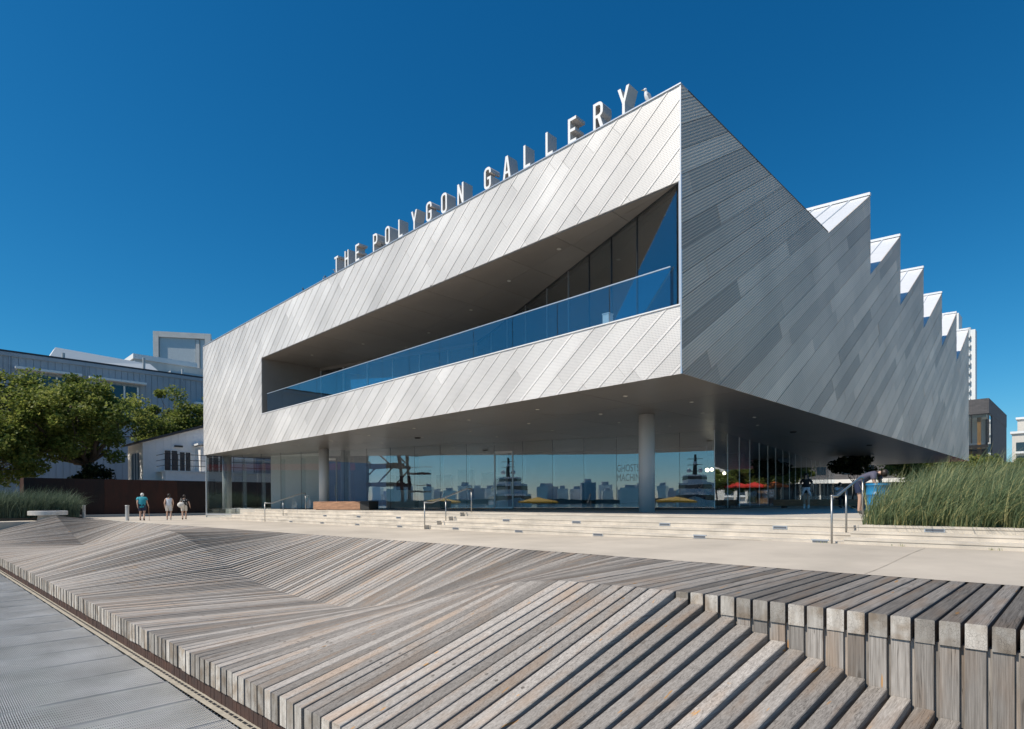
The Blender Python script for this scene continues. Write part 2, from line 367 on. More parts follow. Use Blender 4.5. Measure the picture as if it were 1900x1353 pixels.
# ------------------------------------------------------------ pier walkway of steel grating
pier = tag(G().box(-48, 8, -4, 2.9, -.5, -.35).build('pier_walkway', M['dark']), kind='structure')
pm = G(); PW = 1.03; y = -2.0
while y < 2.45:
    pm.box(0, PW-.03, y, y+.008, -.011, 0); y += .0215
x = .02
while x < PW-.045:
    pm.box(x, x+.006, -2.0, 2.46, -.02, .0012); x += .098
pm.box(0, .008, -2.0, 2.46, -.032, .002); pm.box(PW-.038, PW-.03, -2.0, 2.46, -.032, .002)
gme = pm.mesh('grating_panel', M['galv'])
for i in range(48):
    o = inst('grating_panel', gme, pier, (-44+i*PW, yfront(-44+i*PW)-2.57 + R.uniform(-.004,.004), R.uniform(-.002,.002)))
g = G()
for i in range(24):
    x0, x1 = -48+i*2.33, -48+(i+1)*2.33; a, b = yfront(x0), yfront(x1)
    g.add([(x0,a-.112,.004),(x1,b-.112,.004),(x1,b+.3,.004),(x0,a+.3,.004)], [(0,1,2,3)])
g.build('gravel_strip', M['sand'], pier)
g = G(); x = -46.0
while x < 7:
    g.box(x, x+.10, yfront(x)-.04, yfront(x)-.005, .0045, .006); x += .128
tag(g.build('drain_slots', M['dark'], pier), kind='stuff')

# ------------------------------------------------------------ undulating timber deck
FOLD = [(-45,1.78),(-44.3,1.70),(-39.2,.79),(-36.5,.36),(-34.3,.30),(-31.5,.50),(-27.5,1.08),(-24.6,1.45),(-22.8,1.53),(-20.8,1.47),(-18.3,1.05),(-15.65,.54),(-13.7,.38),(-12,.34),(-10.3,.37),(-8.7,.63),(-5.35,1.385),(-3.29,1.43)]
def fold(x):
    for (a, za), (b, zb) in zip(FOLD, FOLD[1:]):
        if a <= x <= b: return za+(zb-za)*(x-a)/(b-a)
    return 1.43
def foldz(x): return sum(fold(x+d) for d in (-.5,-.25,0,.25,.5))/5 if x < -3.6 else fold(x)
YM = 5.94; ZF = .47
deck = thing('timber_deck', 'undulating weathered grey timber deck rising in folds beside the steel grating', 'deck')
def board_mesh(st, w, ch=.007, seg_mat={}):
    """st: stations (y, z, thickness) ; swept section with chamfered top edges"""
    g = G(); n = len(st); sec = []
    for i, (y, z, th) in enumerate(st):
        if 0 < i < n-1:
            d0 = Vector((st[i][0]-st[i-1][0], st[i][1]-st[i-1][1])); d1 = Vector((st[i+1][0]-st[i][0], st[i+1][1]-st[i][1]))
            d = (d0.normalized()+d1.normalized()).normalized() if d0.length > .02 and d1.length > .02 else Vector((1,0))
        else: d = Vector((1,0))
        nx, nz = (-d.y, d.x)
        if i == 0 or i == n-1 or abs(d.y) < 1e-4: nx, nz = 0, 1
        for (sx, sd_) in ((-w/2,-th),(-w/2,-ch),(-w/2+ch,0),(w/2-ch,0),(w/2,-ch),(w/2,-th)):
            g.v.append((sx, y+nx*sd_, z+nz*sd_))
    for i in range(n-1):
        for k in range(6):
            a, b = i*6+k, i*6+(k+1)%6
            g.f.append([a, a+6, b+6, b]); g.mi.append(seg_mat.get(i, 0)); g.t.append(.5)
    g.f.append([0,1,2,3,4,5]); g.mi.append(1); g.t.append(.5)
    g.f.append([(n-1)*6+k for k in (5,4,3,2,1,0)]); g.mi.append(1); g.t.append(.5)
    return g
PITCHB = .171; nb = 0
x = 1.9
while x > -44.6:
    w = .142 + R.uniform(-.004,.003); jz = R.uniform(-.004,.004); yf = yfront(x)+R.uniform(-.008,.008); yb = yback(x)+R.uniform(-.012,.012)
    if x > -3.32:
        drop = .31*(x+3.29)+.045; zl = 1.43-drop
        if drop > .2 or True:
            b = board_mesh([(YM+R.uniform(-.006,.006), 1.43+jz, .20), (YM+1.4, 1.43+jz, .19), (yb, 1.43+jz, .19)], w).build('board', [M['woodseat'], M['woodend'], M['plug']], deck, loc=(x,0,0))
            if zl < 1.22:
                u_ = G(); ww = w-.006
                u_.box(-ww/2-.004, ww/2-.006, YM+.012+R.uniform(0,.006), YM+.15, zl-.16, 1.43-.203+jz)
                u_.build('upright', [M['woodup']], deck, loc=(x,0,0))
                G().box(-.13, -.065, YM+.045+R.uniform(0,.01), YM+.16, zl-.16, 1.43-.19).build('upright', [M['woodup']], deck, loc=(x,0,0))
            st = [(yf, ZF+jz, .295), (yf+.14, ZF+jz+.14*(zl-ZF)/(YM-yf), .295), (yf+.142, ZF+jz+.142*(zl-ZF)/(YM-yf), .19), (YM+.006, zl+jz, .19)]
            b2 = board_mesh(st, w).build('board', [M['wood'], M['woodend'], M['plug']], deck, loc=(x,0,0))
    else:
        zm = foldz(x); s1 = (zm-ZF)/(YM-yf)
        st = [(yf, ZF+jz, .295), (yf+.14, ZF+jz+.14*s1, .295), (yf+.142, ZF+jz+.142*s1, .19), (YM, zm+jz, .19), (yb, 1.43+jz, .19)]
        bg = board_mesh(st, w, seg_mat={3: 3})
        if -14 < x < -3.5 and R.random() < .75:     # plugged screw holes
            s2 = (1.43-zm)/(yb-YM)
            for yy in (yf+.95+R.uniform(-.05,.05), yf+1.15+R.uniform(-.05,.05), YM+1.9+R.uniform(-.06,.06)):
                if R.random() < .45: continue
                cx = R.uniform(-.035,.035); s_ = s1 if yy < YM else s2; z_ = (ZF+(yy-yf)*s1 if yy < YM else zm+(yy-YM)*s2)+jz+.0015
                bg.add([(cx+.017*math.cos(t*math.pi/4), yy+.02*math.sin(t*math.pi/4), z_+.02*math.sin(t*math.pi/4)*s_) for t in range(8)], [tuple(range(8))], 2)
        bg.build('board', [M['wood'], M['woodend'], M['plug'], M['woodflat'] if (x > -9 or -26 < x < -17.5 or x < -39) else M['wood']], deck, loc=(x,0,0))
    x -= PITCHB; nb += 1
g = G(); x = -44.5
while x < 2.2:
    yf = yfront(x)+.026; g.box(x, x+.112, yf+R.uniform(0,.004), yf+.03, .004, .178); x += .115
tag(g.build('fascia', M['rust'], deck), kind='stuff')
g = G(); g.add([(-44.6,2.3,.02),(6,2.8,.02),(6,9.0,.02),(-44.6,8.0,.02)], [(0,1,2,3)]); g.add([(-44.6,8.0,.02),(6,9.0,.02),(6,9.0,1.25),(-44.6,8.0,1.25)], [(0,1,2,3)])
g.build('underside', M['dark'], deck)

# ------------------------------------------------------------ steps and podium
ZPOD = 2.02
g = G(); g.prism([(-47,16.6),(-38.4,15.0),(-17.56,14.92),(-17.55,15.12),(-3.62,15.12),(-3.62,24),(40,24),(40,140),(-47,140)], 1.2, ZPOD)
podium = tag(g.build('podium', M['podium']), kind='structure')
steps = thing('concrete_steps', 'long pale concrete steps with recessed lights leading up to the gallery', 'steps')
ya = [13.2,13.77,14.34,14.91]; za = [1.20,1.578,1.725,1.873,2.016]
def flight(x0, x1, ys_, zs_, yend, taper=0):
    for i, y0 in enumerate(ys_):
        g = G(); yE = (ys_[i+1]+.06) if i+1 < len(ys_) else yend
        xx = x0 + taper*i
        n = max(1, int((x1-xx)/6.2)); L = (x1-xx)/n
        for k in range(n):      # cast in lengths with fine joints
            g = G(); a, b = xx+k*L+(.004 if k else 0), xx+(k+1)*L
            zb_, zt_ = zs_[i]-(.3 if i == 0 else 0), zs_[i+1]
            # nosing slightly proud of the riser
            g.add([(a,y0,zt_),(b,y0,zt_),(b,y0,zt_-.045),(a,y0,zt_-.045),(a,y0+.014,zt_-.05),(b,y0+.014,zt_-.05),(a,y0+.014,zb_),(b,y0+.014,zb_),(a,yE,zt_),(b,yE,zt_),(a,yE,zb_),(b,yE,zb_)],
                  [(0,1,9,8),(3,2,1,0),(4,5,2,3),(6,7,5,4),(8,9,11,10),(0,8,10,6,4,3),(1,2,5,7,11,9)])
            g.build('step', M['step'], steps)
flight(-38.4, -17.57, ya, za, 15.02, .35)
flight(-17.555, -3.64, [y+.2 for y in ya], za, 15.22)
flight(-3.62, 9.0, [13.3,13.75,14.2], [1.25,1.66,1.78,1.90], 14.6)
# recessed step lights
M['lightbody'] = mat('step_light_body', (.55,.58,.62), .35, metal=.6); M['lightlens'] = mat('step_light_lens', (.12,.13,.15), .3)
lm = G().box(-.17,.17,-.012,.03,-.045,.045).mesh('frame', M['lightbody'])
ln = G().box(-.15,.15,-.016,-.013,-.03,.018).mesh('lens', M['lightlens'])
def steplight(x, y, z, label):
    t = thing('step_light', label, 'light', 'recessed lights in the concrete steps', (x,y,z))
    inst('frame', lm, t); inst('lens', ln, t)
nm = ['first','second','third','fourth','fifth','sixth','seventh','eighth','ninth']
for k, xx in enumerate([-27.27,-24.1,-20.9,-14.65,-11.53,-8.43,-5.34]):
    yy = (14.34+.014) + (.2 if xx > -17.5 else 0); steplight(xx, yy, 1.79, f'recessed light in the upper row of step lights, {nm[k]} from the left')
for k, xx in enumerate([-28.6,-25.38,-22.29,-19.16,-16.04,-12.94,-9.86,-6.82,-4.1]):
    yy = (13.2+.014) + (.2 if xx > -17.5 else 0); steplight(xx, yy, 1.508 + (.055 if xx > -8 else 0), f'recessed light in the lowest riser of the steps, {nm[k]} from the left')
steplight(-2.24, 14.214, 1.83, 'recessed light in the step right below the tall grass bed')
# handrails
def handrail(x, z0, label, y0=13.1):
    t = thing('handrail', label, 'handrail', 'stainless handrails on the steps', (x,y0,z0))
    dz = 2.02-z0
    G().tube([(0,0,-.02),(0,0,.98)], .021, 10).build('post', M['steel'], t, smooth=True)
    G().tube([(0,1.0,.17),(0,1.0,1.12)], .021, 10).build('post', M['steel'], t, smooth=True)
    G().tube([(0,2.3,dz),(0,2.3,dz+.92)], .021, 10).build('post', M['steel'], t, smooth=True)
    G().tube([(0,-.02,.985),(0,.36,.985),(0,2.05,dz+.93),(0,2.32,dz+.93)], .025, 10).build('rail', M['steel'], t, smooth=True)
handrail(-31.7, 1.43, 'stainless handrail furthest left on the steps, near the wooden bench', 13.2)
handrail(-17.56, 1.43, 'stainless handrail in the middle of the steps', 13.2)
handrail(-3.83, 1.53, 'stainless handrail beside the tall grass bed', 13.25)

# ------------------------------------------------------------ the gallery
X0, Y0 = -7.555, 13.92; XL = -43.43; ZB, ZT, ZP = 5.72, 13.16, 16.95; XO = -33.76; O1, O2 = 10.70, 7.49; YE = 63.22
VAL = [25.8, 32.04, 38.18, 44.42, 50.72, 56.93]; PEAK = [32.04, 38.18, 44.42, 50.72, 56.93, 63.22]
gal = thing('art_gallery', 'large angular gallery clad in diagonal silver metal panels with a sawtooth roof', 'building', loc=(0,0,0))
uf = Vector((1,0,.8)).normalized(); vf = Vector((-.8,0,1)).normalized()
ue = Vector((0,1,.606)).normalized(); ve = Vector((0,-.606,1)).normalized()
M['front'] = panel_material('perforated_front_panel', (.85,.81,.765), uf, vf, .062, 'holes', .12, .5)
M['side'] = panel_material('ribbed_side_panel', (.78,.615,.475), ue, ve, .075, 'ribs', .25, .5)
M['edge'] = mat('aluminium_edge', (.62,.64,.66), .35, metal=.6)
M['core'] = mat('dark_wall_core', (.09,.09,.09), .8)
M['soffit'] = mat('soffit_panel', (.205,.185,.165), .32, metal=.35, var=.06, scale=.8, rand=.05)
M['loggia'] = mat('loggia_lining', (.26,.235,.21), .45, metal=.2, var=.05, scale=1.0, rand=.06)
M['seam'] = mat('seam_roof', (.78,.79,.80), .4, metal=.15, var=.05)
M['column'] = mat('column_paint', (.58,.58,.575), .35)
M['inwall'] = mat('interior_white', (.84,.83,.80), .7); M['infloor'] = mat('interior_floor', (.30,.27,.24), .4); M['inceil'] = mat('interior_ceiling', (.10,.10,.10), .8)
M['glass'] = glass('shopfront_glass', (.93,.96,.96), .17)
M['rail'] = glass('railing_glass', (.80,.89,.93), .14)
M['frame'] = mat('glazing_frame', (.42,.44,.45), .4, metal=.5)
M['silic'] = mat('dark_joint', (.03,.035,.04), .6)
M['letters'] = mat('white_letter', (.86,.85,.83), .4); M['lreturn'] = mat('shaded_letter_return', (.50,.47,.44), .45)

def strip_panels(name, mt, regions, to3d, slope, spacing, rng, lens, lift, rib, edge_regions=None):
    """cut the wall regions (convex polygons in wall coordinates) into diagonal panels, one object each"""
    c0, c1 = rng; i = 0; cs = math.sqrt(1+slope*slope); k = 0
    c = c0
    while c < c1:
        # strip between w = slope*u + c and w = slope*u + c + spacing ; t runs along the strip
        t = -46 - R.uniform(0, lens[1])
        while t < 90:
            L = R.uniform(*lens); t2 = t+L
            d = R.uniform(.0, lift); tn = min(1, max(0, R.gauss(.5,.21)))
            if R.random() < .10: tn = R.choice((.08,.95))
            items = []
            for j, (w0, w1) in enumerate(((.003, spacing-.003-rib[0]), (spacing-.003-rib[0], spacing-.003)) if rib else ((.007, spacing-.007),)):
                for reg in regions:
                    p = reg
                    for q in ((slope, -1, -(c+w0)), (-slope, 1, c+w1), (1/cs, slope/cs, t2-.003), (-1/cs, -slope/cs, -(t+.003))):   # the strip, then its length
                        if len(p) > 2: p = clip(p, *q)
                    if len(p) > 2 and area(p) > .004: items.append((p, j, w0, w1))
            for grp in islands(items):
                g = G()
                for p, j, w0, w1 in grp:
                    n = len(p); lf = (lambda a, b: rib[1]*(1-((b-slope*a-c)-w0)/(w1-w0))) if j else (lambda a, b: 0.0)
                    vs = [to3d(a, b, d+.03+lf(a, b)) for a, b in p] + [to3d(a, b, 0.0) for a, b in p]
                    g.add(vs, [tuple(range(n))] + [(q, n+q, n+(q+1)%n, (q+1)%n) for q in range(n)], 0, tn)
                g.build(name, mt, gal, tone=True); k += 1
            t = t2
        c += spacing
    return k
# front: opening cut out, regions to the left, above and below it
fr_regs = [[(XL,ZB),(XO,ZB),(XO,ZT),(XL,ZT)], [(XO,O1),(X0,O1),(X0,ZT),(XO,ZT)], [(XO,ZB),(X0,ZB),(X0,O2),(XO,O2)]]
def f3(u, w, d): return (u, Y0+.03-d, w)
nf = strip_panels('facade_panel', M['front'], fr_regs, f3, .8, .624, (ZB-.8*X0-.3, ZT-.8*XL+.2), (3.0,7.5), .004, (.10,.013))
sd_regs = [[(Y0,ZB),(YE,ZB),(YE,ZT),(Y0,ZT)]] + [[(a,ZT),(b,ZT),(b,ZP)] for a, b in zip(VAL, PEAK)]
def s3(u, w, d): return (X0-.03+d, u, w)
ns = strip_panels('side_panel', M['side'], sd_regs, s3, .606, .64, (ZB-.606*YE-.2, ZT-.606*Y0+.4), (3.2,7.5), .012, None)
print('panels', nf, ns)
# wall cores behind the panels
g = G(); g.box(XL+.02, XO-.06, Y0+.032, Y0+.3, ZB+.02, ZT-.02); g.box(XO, X0-.35, Y0+.032, Y0+.3, O1+.02, ZT-.02); g.box(XO, X0-.35, Y0+.032, Y0+.3, ZB+.02, O2-.02)
g.build('wall_core', M['core'], gal)
g = G(); poly = [(Y0+.05,ZB+.02),(YE,ZB+.02),(YE,ZT)] + [q for a, b in list(zip(VAL,PEAK))[::-1] for q in ((b,ZP-.02),(a,ZT-.02))] + [(Y0+.05,ZT-.02)]
pl = []
for q in poly:
    if not pl or (abs(q[0]-pl[-1][0])+abs(q[1]-pl[-1][1])) > .001: pl.append(q)
g = G(); g.box(X0-.12, X0-.034, Y0+.05, YE, ZB+.02, ZT-.02)
for a, b in zip(VAL, PEAK):
    g.add([(X0-.12,a,ZT-.02),(X0-.12,b,ZT-.02),(X0-.12,b,ZP-.03),(X0-.034,a,ZT-.02),(X0-.034,b,ZT-.02),(X0-.034,b,ZP-.03)], [(0,1,2),(3,5,4),(0,2,5,3),(1,4,5,2)])
g.build('wall_core', M['core'], gal)
# west and north walls
g = G(); g.box(XL, XL+.25, Y0+.31, YE, ZB+.02, ZT-.01); g.box(XL+.26, X0-.31, YE-.25, YE, ZB+.02, ZT+3.5); g.build('rear_wall', M['side'], gal)
# edge trims
G().box(XL-.01, X0+.012, Y0-.035, Y0+.35, ZT+.002, ZT+.035).build('parapet_cap', M['edge'], gal)
G().box(X0-.34, X0+.012, Y0+.36, VAL[0]-.05, ZT+.002, ZT+.035).build('parapet_cap', M['core'], gal)
G().box(X0-.032, X0+.004, Y0-.014, Y0+.026, ZB, ZT).build('corner_trim', M['edge'], gal)
G().box(XO-.01, X0-.034, Y0-.03, Y0+.06, O2+.002, O2+.035).build('sill_trim', M['white'], gal)
G().box(X0-.075, X0-.033, Y0+.0, Y0+.12, O2+.036, O1-.002).build('jamb_trim', M['edge'], gal)
G().box(XL, X0-.13, Y0+.36, VAL[0]+3, ZT-.1, ZT-.03).build('flat_roof', M['core'], gal)
# sawtooth roofs, ridges slightly skewed in plan
SK = .17; XW = XL+.3
def rp(x, y, z): return (x, y+SK*(x-X0), z)
for k, (a, b) in enumerate(zip(VAL, PEAK)):
    g = G(); t_ = .06
    g.add([rp(X0-.02,a,ZT),rp(X0-.02,b,ZP),rp(XW,b,ZP),rp(XW,a,ZT),rp(X0-.02,b,ZT),rp(XW,b,ZT)], [(0,1,2,3),(1,4,5,2),(0,3,5,4)])
    rf = g.build('sawtooth_roof', M['seam'], gal)
    for j in range(1, 28):                                   # standing seams
        x = X0-.02-j*.78; s = (ZP-ZT)/(b-a)
        G().add([rp(x-.02,a+.1,ZT+.1*s+.002),rp(x+.02,a+.1,ZT+.1*s+.002),rp(x+.02,b-.1,ZP-.1*s+.002),rp(x-.02,b-.1,ZP-.1*s+.002),
                 rp(x-.02,a+.1,ZT+.1*s+.06),rp(x+.02,a+.1,ZT+.1*s+.06),rp(x+.02,b-.1,ZP-.1*s+.06),rp(x-.02,b-.1,ZP-.1*s+.06)],
                [(4,5,6,7),(0,4,7,3),(1,2,6,5),(0,1,5,4),(2,3,7,6)]).build('seam', M['seam'], rf)
    g = G(); g.add([rp(X0+.02,b-.14,ZP-.03),rp(XW,b-.14,ZP-.03),rp(XW,b+.05,ZP-.0),rp(X0+.02,b+.05,ZP-.0),rp(X0+.02,b-.14,ZP+.10),rp(XW,b-.14,ZP+.10),rp(XW,b+.05,ZP+.12),rp(X0+.02,b+.05,ZP+.12)],
        [(0,1,5,4),(4,5,6,7),(7,6,2,3),(0,4,7,3)]); g.build('ridge_cap', M['white'], rf)
# soffit panels with shadow gaps and downlights
GL0, GLM, GL1 = Vector((-44.43,14.38)), Vector((-17.3,25.13)), Vector((-12.47,26.0)); GE = Vector((-17.73,62.2))
nx, ny = 10, 14; dx = (X0-XL-.02)/nx; dy = (YE-Y0-.02)/ny
for i in range(nx):
    for j in range(ny):
        a, b = XL+.01+i*dx, Y0+.01+j*dy
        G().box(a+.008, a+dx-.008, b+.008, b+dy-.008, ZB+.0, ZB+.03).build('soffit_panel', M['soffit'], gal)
G().box(XL+.05, X0-.05, Y0+.05, YE-.05, ZB+.032, ZB+.3).build('floor_slab', M['core'], gal)
M['dl'] = mat('downlight_trim', (.55,.53,.48), .4); M['dark2'] = mat('vent_dark', (.03,.03,.03), .7)
dlm = G().lathe([(.001,0),(.075,0),(.075,-.012),(.055,-.014),(.05,-.004),(.001,-.004)], n=12).mesh('downlight', M['dl'])
for i in range(9):
    for j in range(7):
        x = -40+i*3.7+(.9 if j % 2 else 0); y = 15.6+j*2.55
        if y < 27 and x < X0-.6: inst('downlight', dlm, gal, (x, y, ZB-.001))
for (x, y) in ((-13.2,21.0),(-24.5,18.0),(-10.2,29.5),(-9.5,40)):
    G().lathe([(.001,0),(.16,0),(.16,-.02),(.12,-.05),(.001,-.05)], (x,y,ZB-.001), 14).build('soffit_vent', M['dark2'], gal, smooth=False)
# round columns
for (x, y) in ((-12.1,19.58),(-33.55,17.6),(-43.2,15.35)):
    o = G().lathe([(.30,0),(.30,ZB-ZPOD-.002)], (x,y,ZPOD), 32).build('column', M['column'], gal)
    for p_ in o.data.polygons: p_.use_smooth = len(p_.vertices) == 4
# ground-floor glazing
d = (GLM-GL0).normalized(); Lg = (GLM-GL0).length; NP = 17; wp = Lg/NP; DOORS = {6: 'L', 13: 'L'}
for i in range(NP):
    a, b = GL0+d*(i*wp+.008), GL0+d*((i+1)*wp-.008)
    z0 = ZPOD+.05 if i > 3 else 1.62
    if i in DOORS:
        m_ = a+d*1.15; dr = G().obox(a+d*.07, m_-d*.07, .012, ZPOD+.13, ZB-.62).build('door', M['glass'], gal)
        G().obox(a, a+d*.07, .06, ZPOD+.01, ZB-.5).build('door_frame', M['frame'], dr); G().obox(m_-d*.07, m_, .06, ZPOD+.01, ZB-.5).build('door_frame', M['frame'], dr)
        G().obox(a+d*.07, m_-d*.07, .06, ZB-.62, ZB-.5).build('door_frame', M['white'], dr); G().obox(a+d*.07, m_-d*.07, .06, ZPOD+.01, ZPOD+.13).build('door_frame', M['white'], dr)
        G().obox(m_-d*.13, m_-d*.10, .12, ZPOD+.8, ZPOD+1.5).build('handle', M['steel'], dr)
        G().obox(a, m_, .012, ZB-.49, ZB-.01).build('pane', M['glass'], gal)
        G().obox(m_+d*.01, b, .012, z0, ZB-.01).build('pane', M['glass'], gal)
    else: G().obox(a, b, .012, z0, ZB-.01).build('pane', M['glass'], gal)
    if i <= 3:
        G().obox(a, b, .012, 1.42, 1.60).build('pane', M['glass'], gal)
    if i: 
        q = GL0+d*(i*wp); G().obox(q-d*.006, q+d*.006, .02, z0, ZB-.01).build('joint', M['silic'], gal)
        G().obox(q-d*.02, q+d*.02, .30, z0, ZB-.4, side=.22).build('glass_fin', M['glass'], gal)
G().obox(GL0, GL0+d*wp*4, .10, 1.602, 1.70, side=.0).build('glazing_base', M['edge'], gal)
G().obox(GL0+d*wp*4, GLM, .08, ZPOD+.001, ZPOD+.045).build('glazing_base', M['silic'], gal); G().obox(GLM, GL1, .08, ZPOD+.001, ZPOD+.044).build('glazing_base', M['silic'], gal)
dm = (GL1-GLM).normalized(); wm = (GL1-GLM).length/3
for i in range(3):
    G().obox(GLM+dm*(i*wm+.008), GLM+dm*((i+1)*wm-.008), .012, ZPOD+.05, ZB-.01).build('pane', M['glass'], gal); G().obox(GLM+dm*(i*wm-.006), GLM+dm*(i*wm+.006), .02, ZPOD+.05, ZB-.01).build('joint', M['silic'], gal)
G().obox(GL0, GL0+d*.05, .08, 1.42, ZB-.01).build('corner_post', M['edge'], gal)
e = (GE-GL1).normalized(); Le = (GE-GL1).length; NE = 18; we = Le/NE
for i in range(NE):
    a, b = GL1+e*(i*we+.012), GL1+e*((i+1)*we-.008)
    G().obox(a, b, .012, ZPOD+.05, ZB-.01).build('pane', M['glass'], gal)
    q = GL1+e*(i*we); G().obox(q-e*.008, q+e*.008, .03, ZPOD+.05, ZB-.01).build('joint', M['edge'], gal)
G().obox(GL1, GE, .08, ZPOD+.001, ZPOD+.045).build('glazing_base', M['silic'], gal)
# west glazing behind the corner
GW = Vector((-46.5,24.0)); w_ = (GW-GL0).normalized()
for i in range(5):
    a, b = GL0+w_*(i*2+.06), GL0+w_*((i+1)*2-.01)
    G().obox(a, b, .012, 1.62, ZB-.01).build('pane', M['glass'], gal)
# interior: floor, partitions, pictures
ins = Vector((-d.y, d.x))
G().prism([tuple(GL0+ins*.4+d*7), tuple(GL1+Vector((-.6,.4))), tuple(GE+Vector((-.6,0))), (-43,62)], ZPOD+.001, ZPOD+.012).build('interior_floor', M['infloor'], gal)
def wall(a, b, th, z0, z1, m_, name='partition'): return G().obox(a, b, th, z0, z1).build(name, m_, gal)
wall(GL0+d*4.6+ins*1.5, GL0+d*9.6+ins*1.0, .2, ZPOD+.02, ZB-.02, M['inwall'])
wall(GL0+d*11+ins*6, GL0+d*20.5+ins*6, .2, ZPOD+.02, ZB-.02, M['inwall'])
wall(GL0+d*20.5+ins*7.2, GL0+d*33+ins*7.2, .2, ZPOD+.02, ZB-.02, M['core'])
wall((-43.2,32),(-17.0,40), .2, ZPOD+.02, ZB-.02, M['core']); wall((-40,61),(-17.9,61), .2, ZPOD+.02, ZB-.02, M['core']); wall((-30,43),(-16.4,47), .2, ZPOD+.02, ZB-.02, M['core'])
M['pict'] = mat('framed_print', (.03,.03,.035), .3, var=.6, scale=3, coord='Object')
for (s, w, z0, z1) in ((11.9,1.3,3.3,4.3),(13.6,1.2,3.2,4.7),(15.2,1.25,3.3,4.3),(16.9,1.2,3.5,4.6),(17.0,1.1,2.6,3.3),(18.7,.9,3.3,4.4),(19.8,.6,3.4,4.1)):
    G().obox(GL0+d*s+ins*5.87, GL0+d*(s+w)+ins*5.87, .05, z0, z1).build('picture', M['pict'], gal)
# exhibition lettering on the glass
M['vinyl'] = mat('grey_vinyl', (.30,.35,.42), .6); M['vinyl'].node_tree.nodes['Principled BSDF'].inputs['Alpha'].default_value = .38
def text_on(txt, a, dirv, z, h, m_, parent, name, nrm, squeeze=1.0):
    cu = bpy.data.curves.new(name, 'FONT'); cu.body = txt; cu.size = 1.0
    o = bpy.data.objects.new(name, cu); COL.objects.link(o); bpy.context.view_layer.update()
    me = bpy.data.meshes.new_from_object(o.evaluated_get(bpy.context.evaluated_depsgraph_get())); bpy.data.objects.remove(o, do_unlink=True)
    me.materials.clear(); me.materials.append(m_)
    q = bpy.data.objects.new(name, me); COL.objects.link(q); q.parent = parent
    X = Vector((dirv[0],dirv[1],0)).normalized(); Z = Vector((0,0,1)); Nn = X.cross(Z)
    mm = Matrix((X*h/.7*squeeze, Z*h/.7, Nn*h/.7)).transposed().to_4x4(); mm.translation = Vector((a[0],a[1],z)); q.matrix_world = mm
    return q
tp = GLM+dm*.02+Vector((dm.y,-dm.x))*.012
text_on('GHOSTS', tp, dm, 3.93, .36, M['vinyl'], gal, 'lettering', None, .62)
text_on('MACHINE', tp, dm, 3.45, .36, M['vinyl'], gal, 'lettering', None, .62)

# ------------------------------------------------------------ loggia
LA, LB, LC = Vector((-33.72,17.51)), Vector((-22.6,20.46)), Vector((-7.68,13.98))
G().prism([(XO-.02,Y0+.02),(X0-.08,Y0+.02),(LC.x,LC.y+.05),tuple(LB),tuple(LA)][0:5], O1+.002, O1+.10).build('loggia_ceiling', M['core'], gal)
# ceiling boards
nb_ = 12
for i in range(nb_):
    a = XO + (X0-XO)*i/nb_; b = XO + (X0-XO)*(i+1)/nb_
    def yc(x): return (LA.y+(x-LA.x)*(LB.y-LA.y)/(LB.x-LA.x)) if x < LB.x else (LB.y+(x-LB.x)*(LC.y-LB.y)/(LC.x-LB.x))
    for (u0, u1) in ((0,.5),(.5,1)):
        ya_, yb_ = max(.0, yc(a+.01)-Y0-.03), max(.0, yc(b-.01)-Y0-.03)
        p = [(a+.006, Y0+.02+ya_*u0+.006), (b-.006, Y0+.02+yb_*u0+.006), (b-.006, Y0+.02+yb_*u1-.002), (a+.006, Y0+.02+ya_*u1-.002)]
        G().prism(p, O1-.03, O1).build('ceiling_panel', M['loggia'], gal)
for (x, y) in ((-31,15.6),(-27,16.4),(-23,17.6),(-19,16.8),(-15.5,15.6),(-26,18.4),(-20.5,18.6),(-12.4,14.8)):
    inst('downlight', dlm, gal, (x, y, O1-.031))
G().prism([(XO+.01,Y0+.31),(LC.x-.3,Y0+.31),(LC.x-.3,LC.y+.5),tuple(LB),tuple(LA)], O2-.2, O2-.02).build('loggia_floor', M['infloor'], gal)
for (u0, u1) in ((0,.5),(.5,1)):
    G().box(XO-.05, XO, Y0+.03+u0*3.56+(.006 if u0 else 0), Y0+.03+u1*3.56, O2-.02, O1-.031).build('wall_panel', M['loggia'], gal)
dl = (LB-LA).normalized(); n_ = 6
for i in range(n_):
    a, b = LA+dl*(i*(LB-LA).length/n_), LA+dl*((i+1)*(LB-LA).length/n_)
    G().obox(a+dl*.06, b-dl*.01, .012, O2-.02, O1-.22).build('pane', M['glass'], gal)
    G().obox(a, a+dl*.06, .10, O2-.02, O1-.2).build('mullion', M['edge'], gal)
G().obox(LA, LB, .12, O1-.2, O1-.031).build('head_beam', M['loggia'], gal)
dr_ = (LC-LB).normalized(); Lr = (LC-LB).length
cuts = [0, 2.0, 4.1, 6.2, 8.3, 10.1, 11.6, 13.0, 14.4, Lr-.05]
for i, (s0, s1) in enumerate(zip(cuts, cuts[1:])):
    G().obox(LB+dr_*(s0+.012), LB+dr_*(s1-.012), .012, O2-.02, O1-.06).build('pane', M['glass'], gal)
    if i: G().obox(LB+dr_*(s0-.012), LB+dr_*(s0+.012), .05, O2-.02, O1-.06).build('mullion', M['silic'] if i > 5 else M['frame'], gal)
G().obox(LB, LC, .06, O1-.058, O1-.031).build('head_beam', M['silic'], gal)
